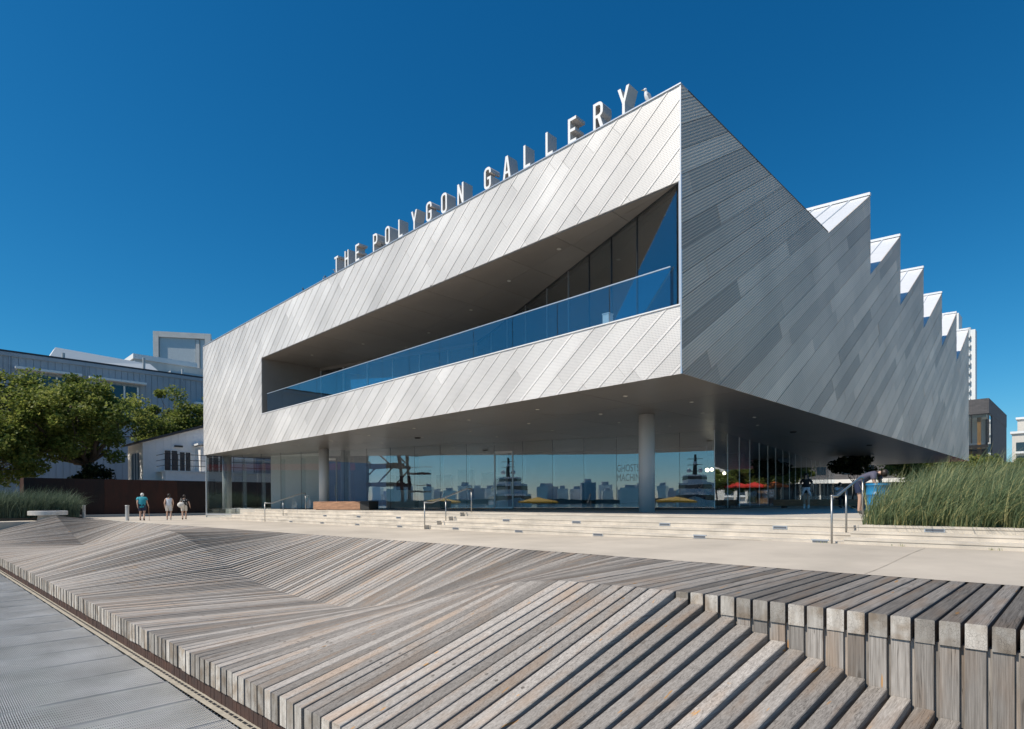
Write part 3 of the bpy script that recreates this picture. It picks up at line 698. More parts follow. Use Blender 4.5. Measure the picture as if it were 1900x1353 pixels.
# rooms behind the loggia glass
G().prism([tuple(LA+Vector((0,.3))), tuple(LB+Vector((0,.3))), (X0-.4,14.4), (X0-.4,30), (XO,30)], O2-.2, O2-.05).build('interior_floor', M['infloor'], gal)
G().prism([tuple(LA+Vector((0,.3))), tuple(LB+Vector((0,.3))), (X0-.4,14.4), (X0-.4,30), (XO,30)], O1-.02, O1+.1).build('interior_ceiling', M['inceil'], gal)
G().box(XO, X0-.4, 30, 30.2, O2-.05, O1-.03).build('partition', M['core'], gal); G().box(XO-.3, XO-.1, 17.6, 30, O2-.05, O1-.03).build('partition', M['core'], gal)
# glass balustrade
RX0, RX1 = -33.3, -7.94; nr = 13
for i in range(nr):
    a, b = RX0+(RX1-RX0)*i/nr, RX0+(RX1-RX0)*(i+1)/nr
    G().box(a+.014, b-.014, Y0+.115, Y0+.130, O2+.036, 8.60).build('balustrade_pane', M['rail'], gal)
G().box(RX0, RX1, Y0+.105, Y0+.14, 8.601, 8.63).build('balustrade_rail', M['edge'], gal)
G().box(RX1-.012, RX1, Y0+.14, Y0+.55, O2, 8.60).build('balustrade_pane', M['rail'], gal)

# ------------------------------------------------------------ rooftop lettering
sign = thing('roof_sign', 'large white three-dimensional letters standing along the gallery parapet', 'sign', loc=(0,Y0,ZT))
def arc(cx, cy, rx, ry, a0, a1, n=8): return [(cx+rx*math.cos(math.radians(a0+(a1-a0)*i/n)), cy+ry*math.sin(math.radians(a0+(a1-a0)*i/n))) for i in range(n+1)]
S = .085; LWd, LH = .34, .74; w, h = LWd, LH
ro = lambda i: arc(w-.15+0, h-.15, .15-i, .15-i, 0, 90, 6) + arc(.15, h-.15, .15-i, .15-i, 90, 180, 6) + arc(.15, .15, .15-i, .15-i, 180, 270, 6) + arc(w-.15, .15, .15-i, .15-i, 270, 360, 6)
GLY = {
 'T': [[(w/2-S/2,0),(w/2+S/2,0),(w/2+S/2,h-S),(w,h-S),(w,h),(0,h),(0,h-S),(w/2-S/2,h-S)]],
 'H': [[(0,0),(S,0),(S,h/2-S/2),(w-S,h/2-S/2),(w-S,0),(w,0),(w,h),(w-S,h),(w-S,h/2+S/2),(S,h/2+S/2),(S,h),(0,h)]],
 'E': [[(0,0),(w-.03,0),(w-.03,S),(S,S),(S,h/2-S/2),(w-.07,h/2-S/2),(w-.07,h/2+S/2),(S,h/2+S/2),(S,h-S),(w-.03,h-S),(w-.03,h),(0,h)]],
 'L': [[(0,0),(w-.05,0),(w-.05,S),(S,S),(S,h),(0,h)]],
 'P': [[(0,0),(S,0),(S,.30)] + arc(w-.16,.30+.16,.16,.16,-90,0,5) + arc(w-.16,h-.16,.16,.16,0,90,5) + [(0,h)], [(S,.30+S)] + [(S,h-S)] + arc(w-.16,h-.16,.16-S,.16-S,90,0,5) + arc(w-.16,.46,.16-S,.16-S,0,-90,5)],
 'R': [[(0,0),(S,0),(S,.30),(w-.19,.30),(w-S-.01,0),(w+.01,0),(w-.095,.315)] + arc(w-.15,.45,.15,.14,-60,0,4) + arc(w-.16,h-.16,.16,.16,0,90,5) + [(0,h)], [(S,.30+S),(S,h-S)] + arc(w-.16,h-.16,.16-S,.16-S,90,0,5) + arc(w-.16,.46,.16-S,.16-S,0,-90,5)],
 'O': [ro(0), ro(S)[::-1]],
 'Y': [[(w/2-S/2,0),(w/2+S/2,0),(w/2+S/2,.30),(w+.02,h),(w-.075,h),(w/2,.42),(.075,h),(-.02,h),(w/2-S/2,.30)]],
 'N': [[(0,0),(S,0),(S,h-.28),(w-S,0),(w,0),(w,h),(w-S,h),(w-S,.28),(S,h),(0,h)]],
 'A': [[(-.01,0),(.08,0),(.105,.16),(w-.105,.16),(w-.08,0),(w+.01,0),(w/2+.055,h),(w/2-.055,h)], [(.12,.16+S-.01),(w/2,h-.14),(w-.12,.16+S-.01)]],
 'G': [[(w/2-.01,h/2-.05),(w/2-.01,h/2+.03),(w,h/2+.03)] + [(w,.15)] + arc(w-.15,.15,.15,.15,0,-90,6) + arc(.15,.15,.15,.15,-90,-180,6) + arc(.15,h-.15,.15,.15,180,90,6) + arc(w-.15,h-.15,.15,.15,90,0,6) + [(w,h-.22),(w-S,h-.22)] + arc(w-.15,h-.15,.15-S,.15-S,0,90,6) + arc(.15,h-.15,.15-S,.15-S,90,180,6) + arc(.15,.15,.15-S,.15-S,180,270,6) + arc(w-.15,.15,.15-S,.15-S,270,360,6) + [(w-S,h/2-.05)]],
}
def letter_mesh(ch):
    cu = bpy.data.curves.new('letter', 'CURVE'); cu.dimensions = '2D'; cu.fill_mode = 'BOTH'; cu.extrude = .22
    for poly in GLY[ch]:
        sp = cu.splines.new('POLY'); sp.points.add(len(poly)-1); sp.use_cyclic_u = True
        for p_, q in zip(sp.points, poly): p_.co = (q[0], q[1], 0, 1)
    o = bpy.data.objects.new('letter', cu); COL.objects.link(o); bpy.context.view_layer.update()
    me = bpy.data.meshes.new_from_object(o.evaluated_get(bpy.context.evaluated_depsgraph_get())); bpy.data.objects.remove(o, do_unlink=True)
    me.materials.clear(); me.materials.append(M['letters']); me.materials.append(M['lreturn'])
    for p_ in me.polygons: p_.material_index = 0 if abs(p_.normal.z) > .9 else 1  # sides greyer than the white fronts: their shade is put into the colour
    me.polygons.foreach_set('use_smooth', [False]*len(me.polygons)); me.update(); return me
LM = {c_: letter_mesh(c_) for c_ in GLY}
for c_, lx in (('T',-25.36),('H',-24.42),('E',-23.48),('P',-22.04),('O',-21.11),('L',-20.15),('Y',-19.24),('G',-18.29),('O',-17.37),('N',-16.43),('G',-15.0),('A',-14.06),('L',-13.12),('L',-12.17),('E',-11.27),('R',-10.33),('Y',-9.46)):
    inst('letter', LM[c_], sign, (lx, .195, .036), (math.pi/2,0,0))

t = thing('white_plinth', 'small white box standing behind the balcony glass near the corner', 'plinth', loc=(-10.3,Y0+.62,O2-.018))
G().box(-.11,.11,-.11,.11,0,.52).build('box', M['white'], t); G().box(-.125,.125,-.125,.125,.522,.545).build('lid', M['white'], t)

# ------------------------------------------------------------ podium furniture
M['benchwood'] = mat('warm_timber', (.36,.20,.12), .6, var=.35, scale=3, stretch=(1,6,6), bump=.2)
t = thing('log_bench', 'long low reddish timber block bench under the gallery overhang', 'bench', loc=(-30.6,16.1,ZPOD), rz=math.radians(13))
G().box(-.55,3.1,-.35,.35,.03,.47).build('timber_block', M['benchwood'], t); G().box(3.11,3.75,-.35,.35,.03,.48).build('end_block', M['dark2'], t)
G().box(-.4,-.25,-.3,.3,-.0,.03).build('foot', M['dark2'], t); G().box(3.3,3.45,-.3,.3,0,.03).build('foot', M['dark2'], t)
t = thing('terrace_bench', 'dark timber bench in the shade, under the seated person', 'bench', loc=(-9.9,33.4,ZPOD))
G().box(-2.6,1.6,-.3,.3,.12,.46).build('seat', M['benchwood'], t)
for q in (-2.2,1.2): G().box(q,q+.15,-.25,.25,0,.12).build('leg', M['dark2'], t)
# blue barrel
M['blue'] = mat('blue_plastic', (.015,.20,.42), .35, var=.08)
t = thing('blue_barrel', 'bright blue plastic barrel half hidden by the tall grass', 'barrel', loc=(-4.2,18.6,ZPOD))
G().lathe([(.26,0),(.29,.03),(.295,.26),(.31,.27),(.31,.30),(.295,.31),(.295,.54),(.31,.55),(.31,.58),(.295,.59),(.285,.80),(.30,.81),(.30,.85),(.27,.85),(.27,.60),(.001,.58)], n=28).build('drum', M['blue'], t, smooth=True)
G().lathe([(.30,.852),(.305,.87),(.28,.872),(.275,.852)], n=28).build('rim', M['blue'], t, smooth=True)
# bollards
bm = G().lathe([(.10,0),(.10,.82),(.098,.84)], n=20).mesh('post', M['galv']); cm = G().lathe([(.098,.841),(.115,.845),(.115,.88),(.10,.90),(.001,.905)], n=20).mesh('cap', M['galv'])
for (x, y, lab) in ((-48.9,8.05,'grey steel bollard behind the far end of the timber deck'),(-40.3,8.72,'grey steel bollard beside the man in the blue shirt')):
    t = thing('bollard', lab, 'bollard', 'steel bollards on the plaza', (x,y,1.43)); inst('post', bm, t); inst('cap', cm, t)
# round steel planter table
t = thing('round_fire_table', 'round grey metal table on a pedestal behind the deck, by the tall grass', 'table', loc=(-46.35,5.8,1.40))
G().lathe([(.98,.33),(1.0,.34),(1.0,.58),(.96,.60),(.001,.60)], n=40).build('top', M['galv'], t); G().lathe([(.55,0),(.5,.33)], n=28).build('pedestal', M['galv'], t)
G().lathe([(.6,.601),(.6,.64),(.001,.64)], n=28).build('lid', M['dark2'], t)

# ------------------------------------------------------------ rusty steel wall
M['corten'] = mat('corten_sheet', (.026,.010,.007), .85, var=.5, scale=1.1, col2=(.007,.006,.006), stretch=(1,1,.35), bump=.1)
M['corten2'] = mat('corten_sheet_bright', (.052,.013,.006), .8, col2=(.020,.008,.005), scale=1.4, stretch=(1,1,.4))
cw = thing('rusty_steel_wall', 'tall dark rusty steel screen wall behind the three walking people', 'wall', loc=(-53,0,0))
yv = 5.3; k = 0
while yv < 24:
    L = 2.35 if not (10.2 < yv < 12.4) else 2.6
    G().box(-.03+R.uniform(-.01,.01), .05+R.uniform(-.006,.012), yv+.004, yv+L-.004, 1.25, 4.27).build('steel_sheet', M['corten2'] if 10.5 < yv+L/2 < 14.4 else M['corten'], cw); yv += L
G().box(-2.2,-.05,5.3,5.38,1.25,4.27).build('steel_sheet', M['corten2'], cw)
G().box(-.02,.4,5.4,23,1.25,1.62).build('kerb', M['podium'], cw)

# ------------------------------------------------------------ buildings to the left
M['siding'] = mat('blue_grey_siding', (.33,.37,.41), .7, var=.06, scale=.4); M['whitehouse'] = mat('white_siding', (.86,.83,.80), .7, var=.04)
M['winglass'] = mat('dark_window', (.02,.035,.05), .08, spec=.8); M['trimw'] = mat('white_trim', (.78,.78,.76), .6); M['roofd'] = mat('dark_roof', (.06,.06,.065), .9)
M['concr'] = mat('pale_concrete', (.58,.57,.54), .8, var=.08, scale=.8); M['paleglass'] = mat('pale_glazing', (.50,.54,.55), .25, var=.05)
bx = -85.0; yb0, yb1 = -25, 62; ztop = 19.15
bl = thing('long_blue_building', 'long blue-grey building with vertical siding behind the trees', 'building', loc=(bx,0,0))
G().box(-12,-.06,yb0,yb1,1.3,ztop).build('wall', M['siding'], bl); G().box(-12.2,.08,yb0,yb1,ztop,ztop+.22).build('roof', M['roofd'], bl)
yy = yb0
nbt = 0
while yy < yb1:                                    # vertical boards
    if 2.5 < yy < 36:
        G().box(-.058,.0,yy+.03,yy+.62,5,ztop-.03).build('board', M['siding'], bl)
    yy += .65
def win(y0, y1, z0, z1, nv, parent=bl, x=0.02, canopy=True, hz=.45):
    wn = G().box(x,x+.05,y0,y1,z0,z1).build('window', M['winglass'], parent)
    for i in range(nv+1):
        q = y0+(y1-y0)*i/nv; G().box(x+.052,x+.13,q-.09,q+.09,z0,z1).build('frame', M['trimw'], wn)
    q = z0+(z1-z0)*hz; G().box(x+.06,x+.12,y0,y1,q-.06,q+.06).build('frame', M['trimw'], wn); G().box(x+.052,x+.14,y0-.1,y1+.1,z0-.12,z0-.005).build('sill', M['trimw'], wn)
    if canopy: G().box(x,x+.9,y0-.8,y1+.8,z1+.35,z1+.6).build('sunshade', M['trimw'], wn)
win(8.6,13.0,12.2,17.0,3); win(15.3,19.6,12.2,16.9,3); win(26.8,28.4,12.2,15.2,1); win(-4,1,12.2,17.0,3)
rb = thing('rooftop_box', 'pale concrete and glass rooftop tower box above the blue building', 'building', loc=(-121.2,35.3,-2.3), rz=math.radians(57))
G().box(-4.6,4.6,.3,9,12,36.2).build('wall', M['concr'], rb)      # glazed face looks along local -Y, towards the harbour
for (x0, x1, z0, z1) in ((-4.9,-4.0,26,36.6),(3.9,4.9,26,36.6),(-3.98,3.88,35.6,36.6),(-3.98,3.88,26,27.2)): G().box(x0,x1,-.3,.28,z0,z1).build('frame', M['concr'], rb)
G().box(-3.95,2.2,.1,.25,27.2,35.6).build('pane', M['paleglass'], rb); G().box(2.3,2.9,-.1,.27,27.2,35.4).build('mullion', M['concr'], rb); G().box(3.0,3.8,.1,.26,27.2,35.6).build('pane', M['paleglass'], rb)
G().box(4.92,9.5,1.5,8.6,12,35.2).build('wing', M['concr'], rb); G().box(5.3,7.6,1.35,1.48,28.5,34.2).build('pane', M['winglass'], rb)
rs = thing('rooftop_structure', 'white sloping skylight housing with a concrete beam on the blue roof', 'building', loc=(-97,0,0))
G().box(-6,0,22.0,33.5,12,23.0).build('wall', M['concr'], rs); G().box(-6.2,.25,21.8,30.2,23.0,23.7).build('roof', M['trimw'], rs)
G().box(.3,1.0,31.6,41.6,22.4,23.2).build('beam', M['concr'], rs); G().box(.3,1.0,31.6,32.3,19.4,22.4).build('leg', M['concr'], rs); G().box(.3,2.2,26,30.6,19.4,21.6).build('plant_box', M['paleglass'], rs)
for (yq, h_) in ((3.0,1.6),(12.4,1.1),(20.7,1.9),(25.2,1.2),(33,1.5)): G().tube([(-1.6,yq,ztop+.2),(-1.6,yq,ztop+h_)], .16, 8).build('roof_vent', M['galv'], bl)
for yq in (7.4,14.3,24.6): G().tube([(.12,yq,5),(.12,yq,ztop-.1)], .07, 6).build('downpipe', M['siding'], bl)
G().box(-.05,.16,yb0,yb1,ztop-.42,ztop-.01).build('fascia', M['siding'], bl)
rk = thing('white_skylight', 'low white ridge skylight along the blue building roof', 'skylight', loc=(-90,0,0))
G().add([(-2,11.0,19.3),(2,11.0,19.3),(2,23.5,19.3),(-2,23.5,19.3),(-1,12,21.3),(1,12,21.3),(1,22.0,20.9),(-1,22.0,20.9)], [(4,5,6,7),(0,1,5,4),(1,2,6,5),(2,3,7,6),(3,0,4,7)]).build('housing', M['trimw'], rk)
# white house
hx = -60.0
wh = thing('white_house', 'small white house with a gable roof and black balcony railing', 'house', loc=(hx,0,0))
g = G(); g.add([(0,14.2,1.3),(0,21.6,1.3),(0,21.6,9.0),(0,19.1,9.55),(0,14.2,7.85)], [(0,1,2,3,4)]); g.add([(0,14.2,1.3),(0,14.2,7.85),(-5.2,14.2,7.85),(-5.2,14.2,1.3)], [(0,1,2,3)]); g.build('wall', M['whitehouse'], wh)
q = 14.6
while q < 21.4:
    zt = (7.85+(q-14.2)*.347) if q < 19.1 else 9.55-(q-19.1)*.22
    G().box(.002,.022,q,q+.03,1.3,zt-.05).build('batten', M['whitehouse'], wh); q += .62
g = G(); g.add([(.35,13.8,7.75),(.35,19.1,9.60),(-6,19.1,9.60),(-6,13.8,7.75),(.35,13.8,7.93),(.35,19.1,9.80),(-6,19.1,9.80),(-6,13.8,7.93)], [(0,3,2,1),(4,5,6,7),(0,1,5,4),(0,4,7,3)])
g.add([(.35,19.1,9.60),(.35,22,8.96),(-6,22,8.96),(-6,19.1,9.60),(.35,19.1,9.80),(.35,22,9.16),(-6,22,9.16),(-6,19.1,9.80)], [(0,3,2,1),(4,5,6,7),(0,1,5,4)]); g.build('roof', M['roofd'], wh)
def hwin(y0, y1, z0, z1): 
    wn = G().box(.03,.06,y0,y1,z0,z1).build('window', M['winglass'], wh)
    for a in (y0-.06,(y0+y1)/2-.03,y1): G().box(.062,.10,a,a+.06,z0,z1).build('frame', M['trimw'], wn)
    G().box(.062,.10,y0-.06,y1+.06,z1,z1+.07).build('frame', M['trimw'], wn)
hwin(15.9,16.95,5.3,7.25); hwin(17.15,18.05,5.3,7.15)
wn = G().box(-3.6,-1.2,14.15,14.18,4.6,7.0).build('window', M['winglass'], wh)
for a in (-3.6,-2.65,-1.7): G().box(a,a+.08,14.1,14.148,4.6,7.0).build('frame', M['trimw'], wn)
G().box(.06,.16,16.7,17.4,7.6,7.75).build('wall_lamp', M['dark2'], wh)
g = G(); g.box(-.5,1.4,18.5,23.5,1.3,7.75); g.build('side_wing', M['whitehouse'], wh); g = G(); g.add([(1.7,18.2,7.76),(1.7,23.5,8.6),(-.5,23.5,8.6),(-.5,18.2,7.76),(1.7,18.2,7.92),(1.7,23.5,8.76),(-.5,23.5,8.76),(-.5,18.2,7.92)], [(0,3,2,1),(4,5,6,7),(0,1,5,4),(0,4,7,3)]); g.build('roof', M['trimw'], wh)
for a in (19.0,19.6,20.2): G().box(1.405,1.44,a,a+.45,5.3,7.2).build('window', M['winglass'], wh)
G().box(1.45,2.6,15.3,26,2.2,5.2).build('balcony', M['whitehouse'], wh)
G().box(.03,2.7,15.2,26.1,5.2,5.3).build('balcony', M['trimw'], wh)
M['blk'] = mat('black_metal', (.02,.02,.022), .5)
for a in [15.3+.95*i for i in range(11)]: G().tube([(2.6,a,5.3),(2.6,a,6.75)], .035, 6).build('railing_post', M['blk'], wh)
for z in (5.75,6.25,6.75): G().tube([(2.6,15.2,z),(2.6,26.1,z)], .03, 6).build('railing', M['blk'], wh); G().tube([(.1,15.25,z),(2.6,15.25,z)], .03, 6).build('railing', M['blk'], wh)

# ------------------------------------------------------------ buildings to the right
def brick_mat(name, c1, c2, mort, s):
    m_ = mat(name, c1, .85); n = m_.node_tree.nodes; l = m_.node_tree.links; p = n['Principled BSDF']
    b = n.new('ShaderNodeTexBrick'); b.inputs['Color1'].default_value = (*c1,1); b.inputs['Color2'].default_value = (*c2,1); b.inputs['Mortar'].default_value = (*mort,1); b.inputs['Scale'].default_value = s
    b.inputs['Mortar Size'].default_value = .012; b.inputs['Brick Width'].default_value = .6; b.inputs['Row Height'].default_value = .18
    tc = n.new('ShaderNodeTexCoord'); sp = n.new('ShaderNodeSeparateXYZ'); cb = n.new('ShaderNodeCombineXYZ'); l.new(tc.outputs['Object'], sp.inputs[0])
    l.new(mathn(n, l, 'ADD', sp.outputs[0], sp.outputs[1]), cb.inputs[0]); l.new(sp.outputs[2], cb.inputs[1]); l.new(cb.outputs[0], b.inputs['Vector']); l.new(b.outputs[0], p.inputs['Base Color'])
    return m_
M['brick'] = brick_mat('dark_brick', (.085,.083,.088), (.12,.115,.12), (.06,.06,.06), 1.2); M['mall'] = mat('timber_column', (.42,.22,.08), .6, var=.2)
bk = thing('dark_brick_building', 'dark grey brick building with corner glazing behind the gallery', 'building', loc=(0,80,0))
xe = -7.85; 
G().box(-60,xe,.0,18,11.6,13.2).build('parapet', M['brick'], bk); G().box(-60,-12.8,.0,.5,8.2-.0,8.5).build('lintel', M['brick'], bk)
G().box(-60,-11.3,.02,.6,1.3,8.19).build('wall', M['brick'], bk); G().box(-60,xe-.2,14,18,1.3,11.59).build('rear_wall', M['brick'], bk)
G().box(xe-.6,xe-.02,3.0,18,1.3,11.59).build('wall', M['brick'], bk)
G().box(-60,xe-.3,3.2,3.4,8.2,11.58).build('partition', M['inwall'], bk); G().box(-60,xe-.3,.8,3.2,8.0,8.2).build('floor', M['infloor'], bk); G().box(-60,xe-.3,.6,14,11.3,11.58).build('ceiling', M['inwall'], bk)
for (a, b) in ((-60,-20),(-19.9,-12.95),(-12.85,-9.4),(-9.3,xe-.1)): G().box(a,b,.1,.13,8.5,11.55).build('pane', M['glass'], bk); G().box(b,b+.1,.05,.2,8.5,11.58).build('mullion', M['blk'], bk)
G().box(xe-.12,xe-.09,.15,2.98,1.4,11.55).build('pane', M['glass'], bk)
for (a, b) in ((-11.2,-9.4),(-9.3,xe-.1)): G().box(a,b,.1,.13,1.4,8.0).build('pane', M['glass'], bk)
G().box(-11.3,xe-.05,.03,.3,8.0,8.3).build('sill', M['blk'], bk)
for x in (-8.75,): G().box(x-.16,x+.16,.6,.92,1.3,11.3).build('timber_column', M['mall'], bk)
G().box(-11.2,xe-.3,4.0,4.2,1.4,7.9).build('partition', M['benchwood'], bk)
G().add([(-12.6,.6,8.25),(-10.4,.6,8.25),(-10.4,1.2,8.25),(-12.6,1.2,8.25),(-11.8,.8,9.0),(-11.2,.8,9.25),(-11.1,1.0,9.2),(-12,1.0,8.9)], [(0,1,5,4),(1,2,6,5),(2,3,7,6),(3,0,4,7),(4,5,6,7)]).build('white_model', M['trimw'], bk)
G().box(-46,-11.5,-1.2,.0,4.5,4.95).build('canopy', M['trimw'], bk); G().box(-46,-11.5,-.06,.0,1.5,4.45).build('shop_glass', M['winglass'], bk)
for a in [-45+2.2*i for i in range(16)]: G().box(a,a+.12,-.12,-.062,1.5,4.45).build('mullion', M['trimw'], bk)
for a in (-22,-19.5,-17,-14.5): G().box(a,a+1.0,-.03,.01,5.6,7.4).build('window', M['winglass'], bk)
tw = thing('white_apartment_tower', 'tall white apartment tower with stacked balconies peeking behind the last roof tooth', 'building', loc=(-28.3,262,0))
G().box(-24,-1.3,-10,-3,1,61).build('core', M['paleglass'], tw); G().box(-1.3,0,-10.3,-6.5,1,60).build('end_wall', M['trimw'], tw); G().box(-24,-4.5,-10.3,-3,60,66.5).build('penthouse', M['trimw'], tw)
for k in range(19): G().box(-24,-1.35,-11.4,-10,2.4+3.05*k,3.35+3.05*k).build('balcony', M['trimw'], tw)
for k in range(19): G().box(-24,-1.35,-11.42,-11.40,3.36+3.05*k,4.3+3.05*k).build('balustrade', M['paleglass'], tw)
M['beige'] = mat('beige_render', (.62,.58,.52), .85, var=.05)
for (x0, x1, y, z0, z1, lab) in ((-13.1,0,175,1,17.3,'beige apartment block with pale balconies at the far right edge'),(-13.2,-6.8,190,1,22.0,'cream upper apartment block rising behind the beige block')):
    c_ = thing('apartment_block', lab, 'building', 'apartment blocks at the far right', (0,y,0))
    G().box(x0,x1+14,0,12,z0,z1).build('wall', M['beige'], c_); G().box(x0-.3,x1+14.3,-.4,12.4,z1,z1+.5).build('roof', M['trimw'], c_)
    zz = z0+3
    while zz < z1-2.6:
        for q in [x0+.7+3.1*i for i in range(7)]:
            wn = G().box(q,q+2.2,-.05,-.01,zz,zz+2.0).build('window', M['winglass'], c_); G().box(q-.1,q+2.3,-.9,-.06,zz-.55,zz-.1).build('balcony', M['trimw'], wn)
        zz += 3.1

# ------------------------------------------------------------ vegetation
import numpy as np
RN = np.random.default_rng(11)
def leaf_mat(name, c_dark, c_mid, c_light, trans=.35, rough=.55):
    M_ = bpy.data.materials.new(name); M_.use_nodes = True; n = M_.node_tree.nodes; l = M_.node_tree.links; p = n['Principled BSDF']
    a = n.new('ShaderNodeAttribute'); a.attribute_name = 'tone'; r = n.new('ShaderNodeValToRGB'); e = r.color_ramp.elements
    e[0].color = (*c_dark,1); e[1].color = (*c_light,1); e[0].position = 0; e[1].position = 1; m_ = e.new(.5); m_.color = (*c_mid,1)
    l.new(a.outputs['Fac'], r.inputs[0]); l.new(r.outputs[0], p.inputs['Base Color']); p.inputs['Roughness'].default_value = rough; p.inputs['Specular IOR Level'].default_value = .35
    tr = n.new('ShaderNodeBsdfTranslucent'); l.new(r.outputs[0], tr.inputs[0]); mx = n.new('ShaderNodeMixShader'); mx.inputs[0].default_value = trans
    l.new(p.outputs[0], mx.inputs[1]); l.new(tr.outputs[0], mx.inputs[2]); l.new(mx.outputs[0], n['Material Output'].inputs[0]); return M_
def quads(name, V, tone, mt, parent=None, k=4):
    """V: (n, k, 3) polygons"""
    n = V.shape[0]; me = bpy.data.meshes.new(name); me.vertices.add(n*k); me.vertices.foreach_set('co', V.reshape(-1).astype(np.float32))
    me.loops.add(n*k); me.loops.foreach_set('vertex_index', np.arange(n*k, dtype=np.int32)); me.polygons.add(n)
    me.polygons.foreach_set('loop_start', np.arange(0, n*k, k, dtype=np.int32))
    me.materials.append(mt); a = me.attributes.new('tone','FLOAT','FACE'); a.data.foreach_set('value', np.clip(tone,0,1).astype(np.float32)); me.update(calc_edges=True); me.validate()
    o = bpy.data.objects.new(name, me); COL.objects.link(o)
    if parent: o.parent = parent
    return o
M['bark'] = mat('bark', (.10,.075,.055), .9, var=.4, scale=5, bump=.6, bscale=14, stretch=(1,1,.25))
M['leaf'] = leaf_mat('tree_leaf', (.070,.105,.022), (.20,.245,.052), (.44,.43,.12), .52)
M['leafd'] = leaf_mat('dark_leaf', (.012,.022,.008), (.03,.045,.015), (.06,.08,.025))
def leaves(cen, rad, n, size, up=.35):
    """n small pointed leaves around clump centres"""
    c = cen[RN.integers(0, len(cen), n)]; q = RN.normal(0, 1, (n,3)); q /= np.linalg.norm(q, axis=1)[:,None]; rr = RN.random((n,1))**.45
    p = c[:,:3] + q*rr*rad*np.array([1,1,.72])*c[:,3:4]
    d = RN.normal(0,1,(n,3)); d /= np.linalg.norm(d,axis=1)[:,None]
    nr = RN.normal(0,1,(n,3)); nr[:,2] = np.abs(nr[:,2])+up; nr /= np.linalg.norm(nr,axis=1)[:,None]
    d -= nr*(d*nr).sum(1)[:,None]; d /= np.linalg.norm(d,axis=1)[:,None]; s = np.cross(nr, d)
    L = size*RN.uniform(.6,1.35,(n,1)); w = L*.36
    V = np.stack([p-d*L*.5, p+s*w*.9-d*L*.05-nr*L*.05, p+d*L*.5, p-s*w*.9-d*L*.05-nr*L*.05], 1)
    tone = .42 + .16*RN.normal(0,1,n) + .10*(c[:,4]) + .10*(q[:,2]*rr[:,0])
    return V, tone
def limb(g, a, b, r0, r1, n=5, wob=.12):
    a, b = Vector(a), Vector(b); pts = []; rs = []; L = (b-a).length
    for i in range(n+1):
        t = i/n; q = a.lerp(b, t) + Vector((R.uniform(-1,1),R.uniform(-1,1),R.uniform(-.5,.8)))*wob*L*.35*math.sin(math.pi*t) + Vector((0,0,1))*L*.10*math.sin(math.pi*t)*(-1)
        pts.append(q); rs.append(r0+(r1-r0)*t)
    g.tube(pts, rs, 7); return pts
def tree(name, label, base, top_split, cc, cr, nclump, nleaf, lsize, crad, mt, trunk_r=.25, group=None, cat='tree', zmin=None):
    t = thing(name, label, cat, group, base); g = G()
    b0 = Vector((0,0,0)); sp = Vector((R.uniform(-.3,.3),R.uniform(-.3,.3),top_split)); limb(g, b0, sp, trunk_r, trunk_r*.72, 5, .08)
    cl = []; mains = []
    nm_ = max(4, nclump//14)
    for i in range(nm_):
        a = 2*math.pi*i/nm_+R.uniform(-.4,.4); rr = R.uniform(.35,.62)
        e_ = Vector((cc[0]+cr[0]*rr*math.cos(a), cc[1]+cr[1]*rr*math.sin(a), cc[2]+cr[2]*R.uniform(-.45,.45)))
        limb(g, sp, e_, trunk_r*.5, trunk_r*.17, 5, .2); mains.append(e_)
    while len(cl) < nclump:
        q = Vector((R.gauss(0,1),R.gauss(0,1),R.gauss(0,1))).normalized()*(R.random()**.38)
        if q.z < -.55: continue
        w_ = 1+.22*math.sin(3.1*math.atan2(q.y,q.x)+1.3)+.14*math.sin(5.3*q.x+2*q.z)
        c_ = Vector((cc[0]+cr[0]*q.x*w_, cc[1]+cr[1]*q.y*w_, cc[2]+cr[2]*q.z*w_))
        if zmin and c_.z < zmin(c_): continue
        cl.append((c_.x,c_.y,c_.z,R.uniform(.55,1.35),R.gauss(0,1)))
        e_ = min(mains, key=lambda m_: (m_-c_).length)
        if R.random() < .8: limb(g, e_, c_, trunk_r*.15, trunk_r*.03, 3, .25)
    g.build('trunk', M['bark'], t, smooth=True)
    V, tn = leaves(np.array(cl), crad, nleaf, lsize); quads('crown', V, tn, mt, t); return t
tree('plane_tree', 'broad leafy green tree in front of the blue building', (-62.3,10.4,1.3), 4.6, (0,-1.3,7.6), (6.4,7.6,4.3), 170, 50000, .27, 1.1, M['leaf'], .42, zmin=lambda c_: 7.9 if c_.y > 1.6 else 3.5)
tree('plane_tree', 'green tree at the left edge, its low branches behind the tall grass', (-59.5,3.4,1.3), 2.6, (0,-.8,4.9), (4.0,4.8,3.9), 90, 28000, .26, 1.1, M['leaf'], .3)
tree('plane_tree', 'leafy tree crown rising behind the white house roof', (-71,22.5,1.3), 5.5, (0,.5,9.4), (4.6,7.0,3.3), 100, 34000, .27, 1.05, M['leaf'], .32)
tree('dark_shrub', 'dark shrubby tree in deep shade between the big tree and the white house', (-61.6,11.4,1.3), 2.0, (0,-.8,2.8), (1.5,1.3,1.8), 26, 5000, .26, .8, M['leafd'], .15, cat='shrub')
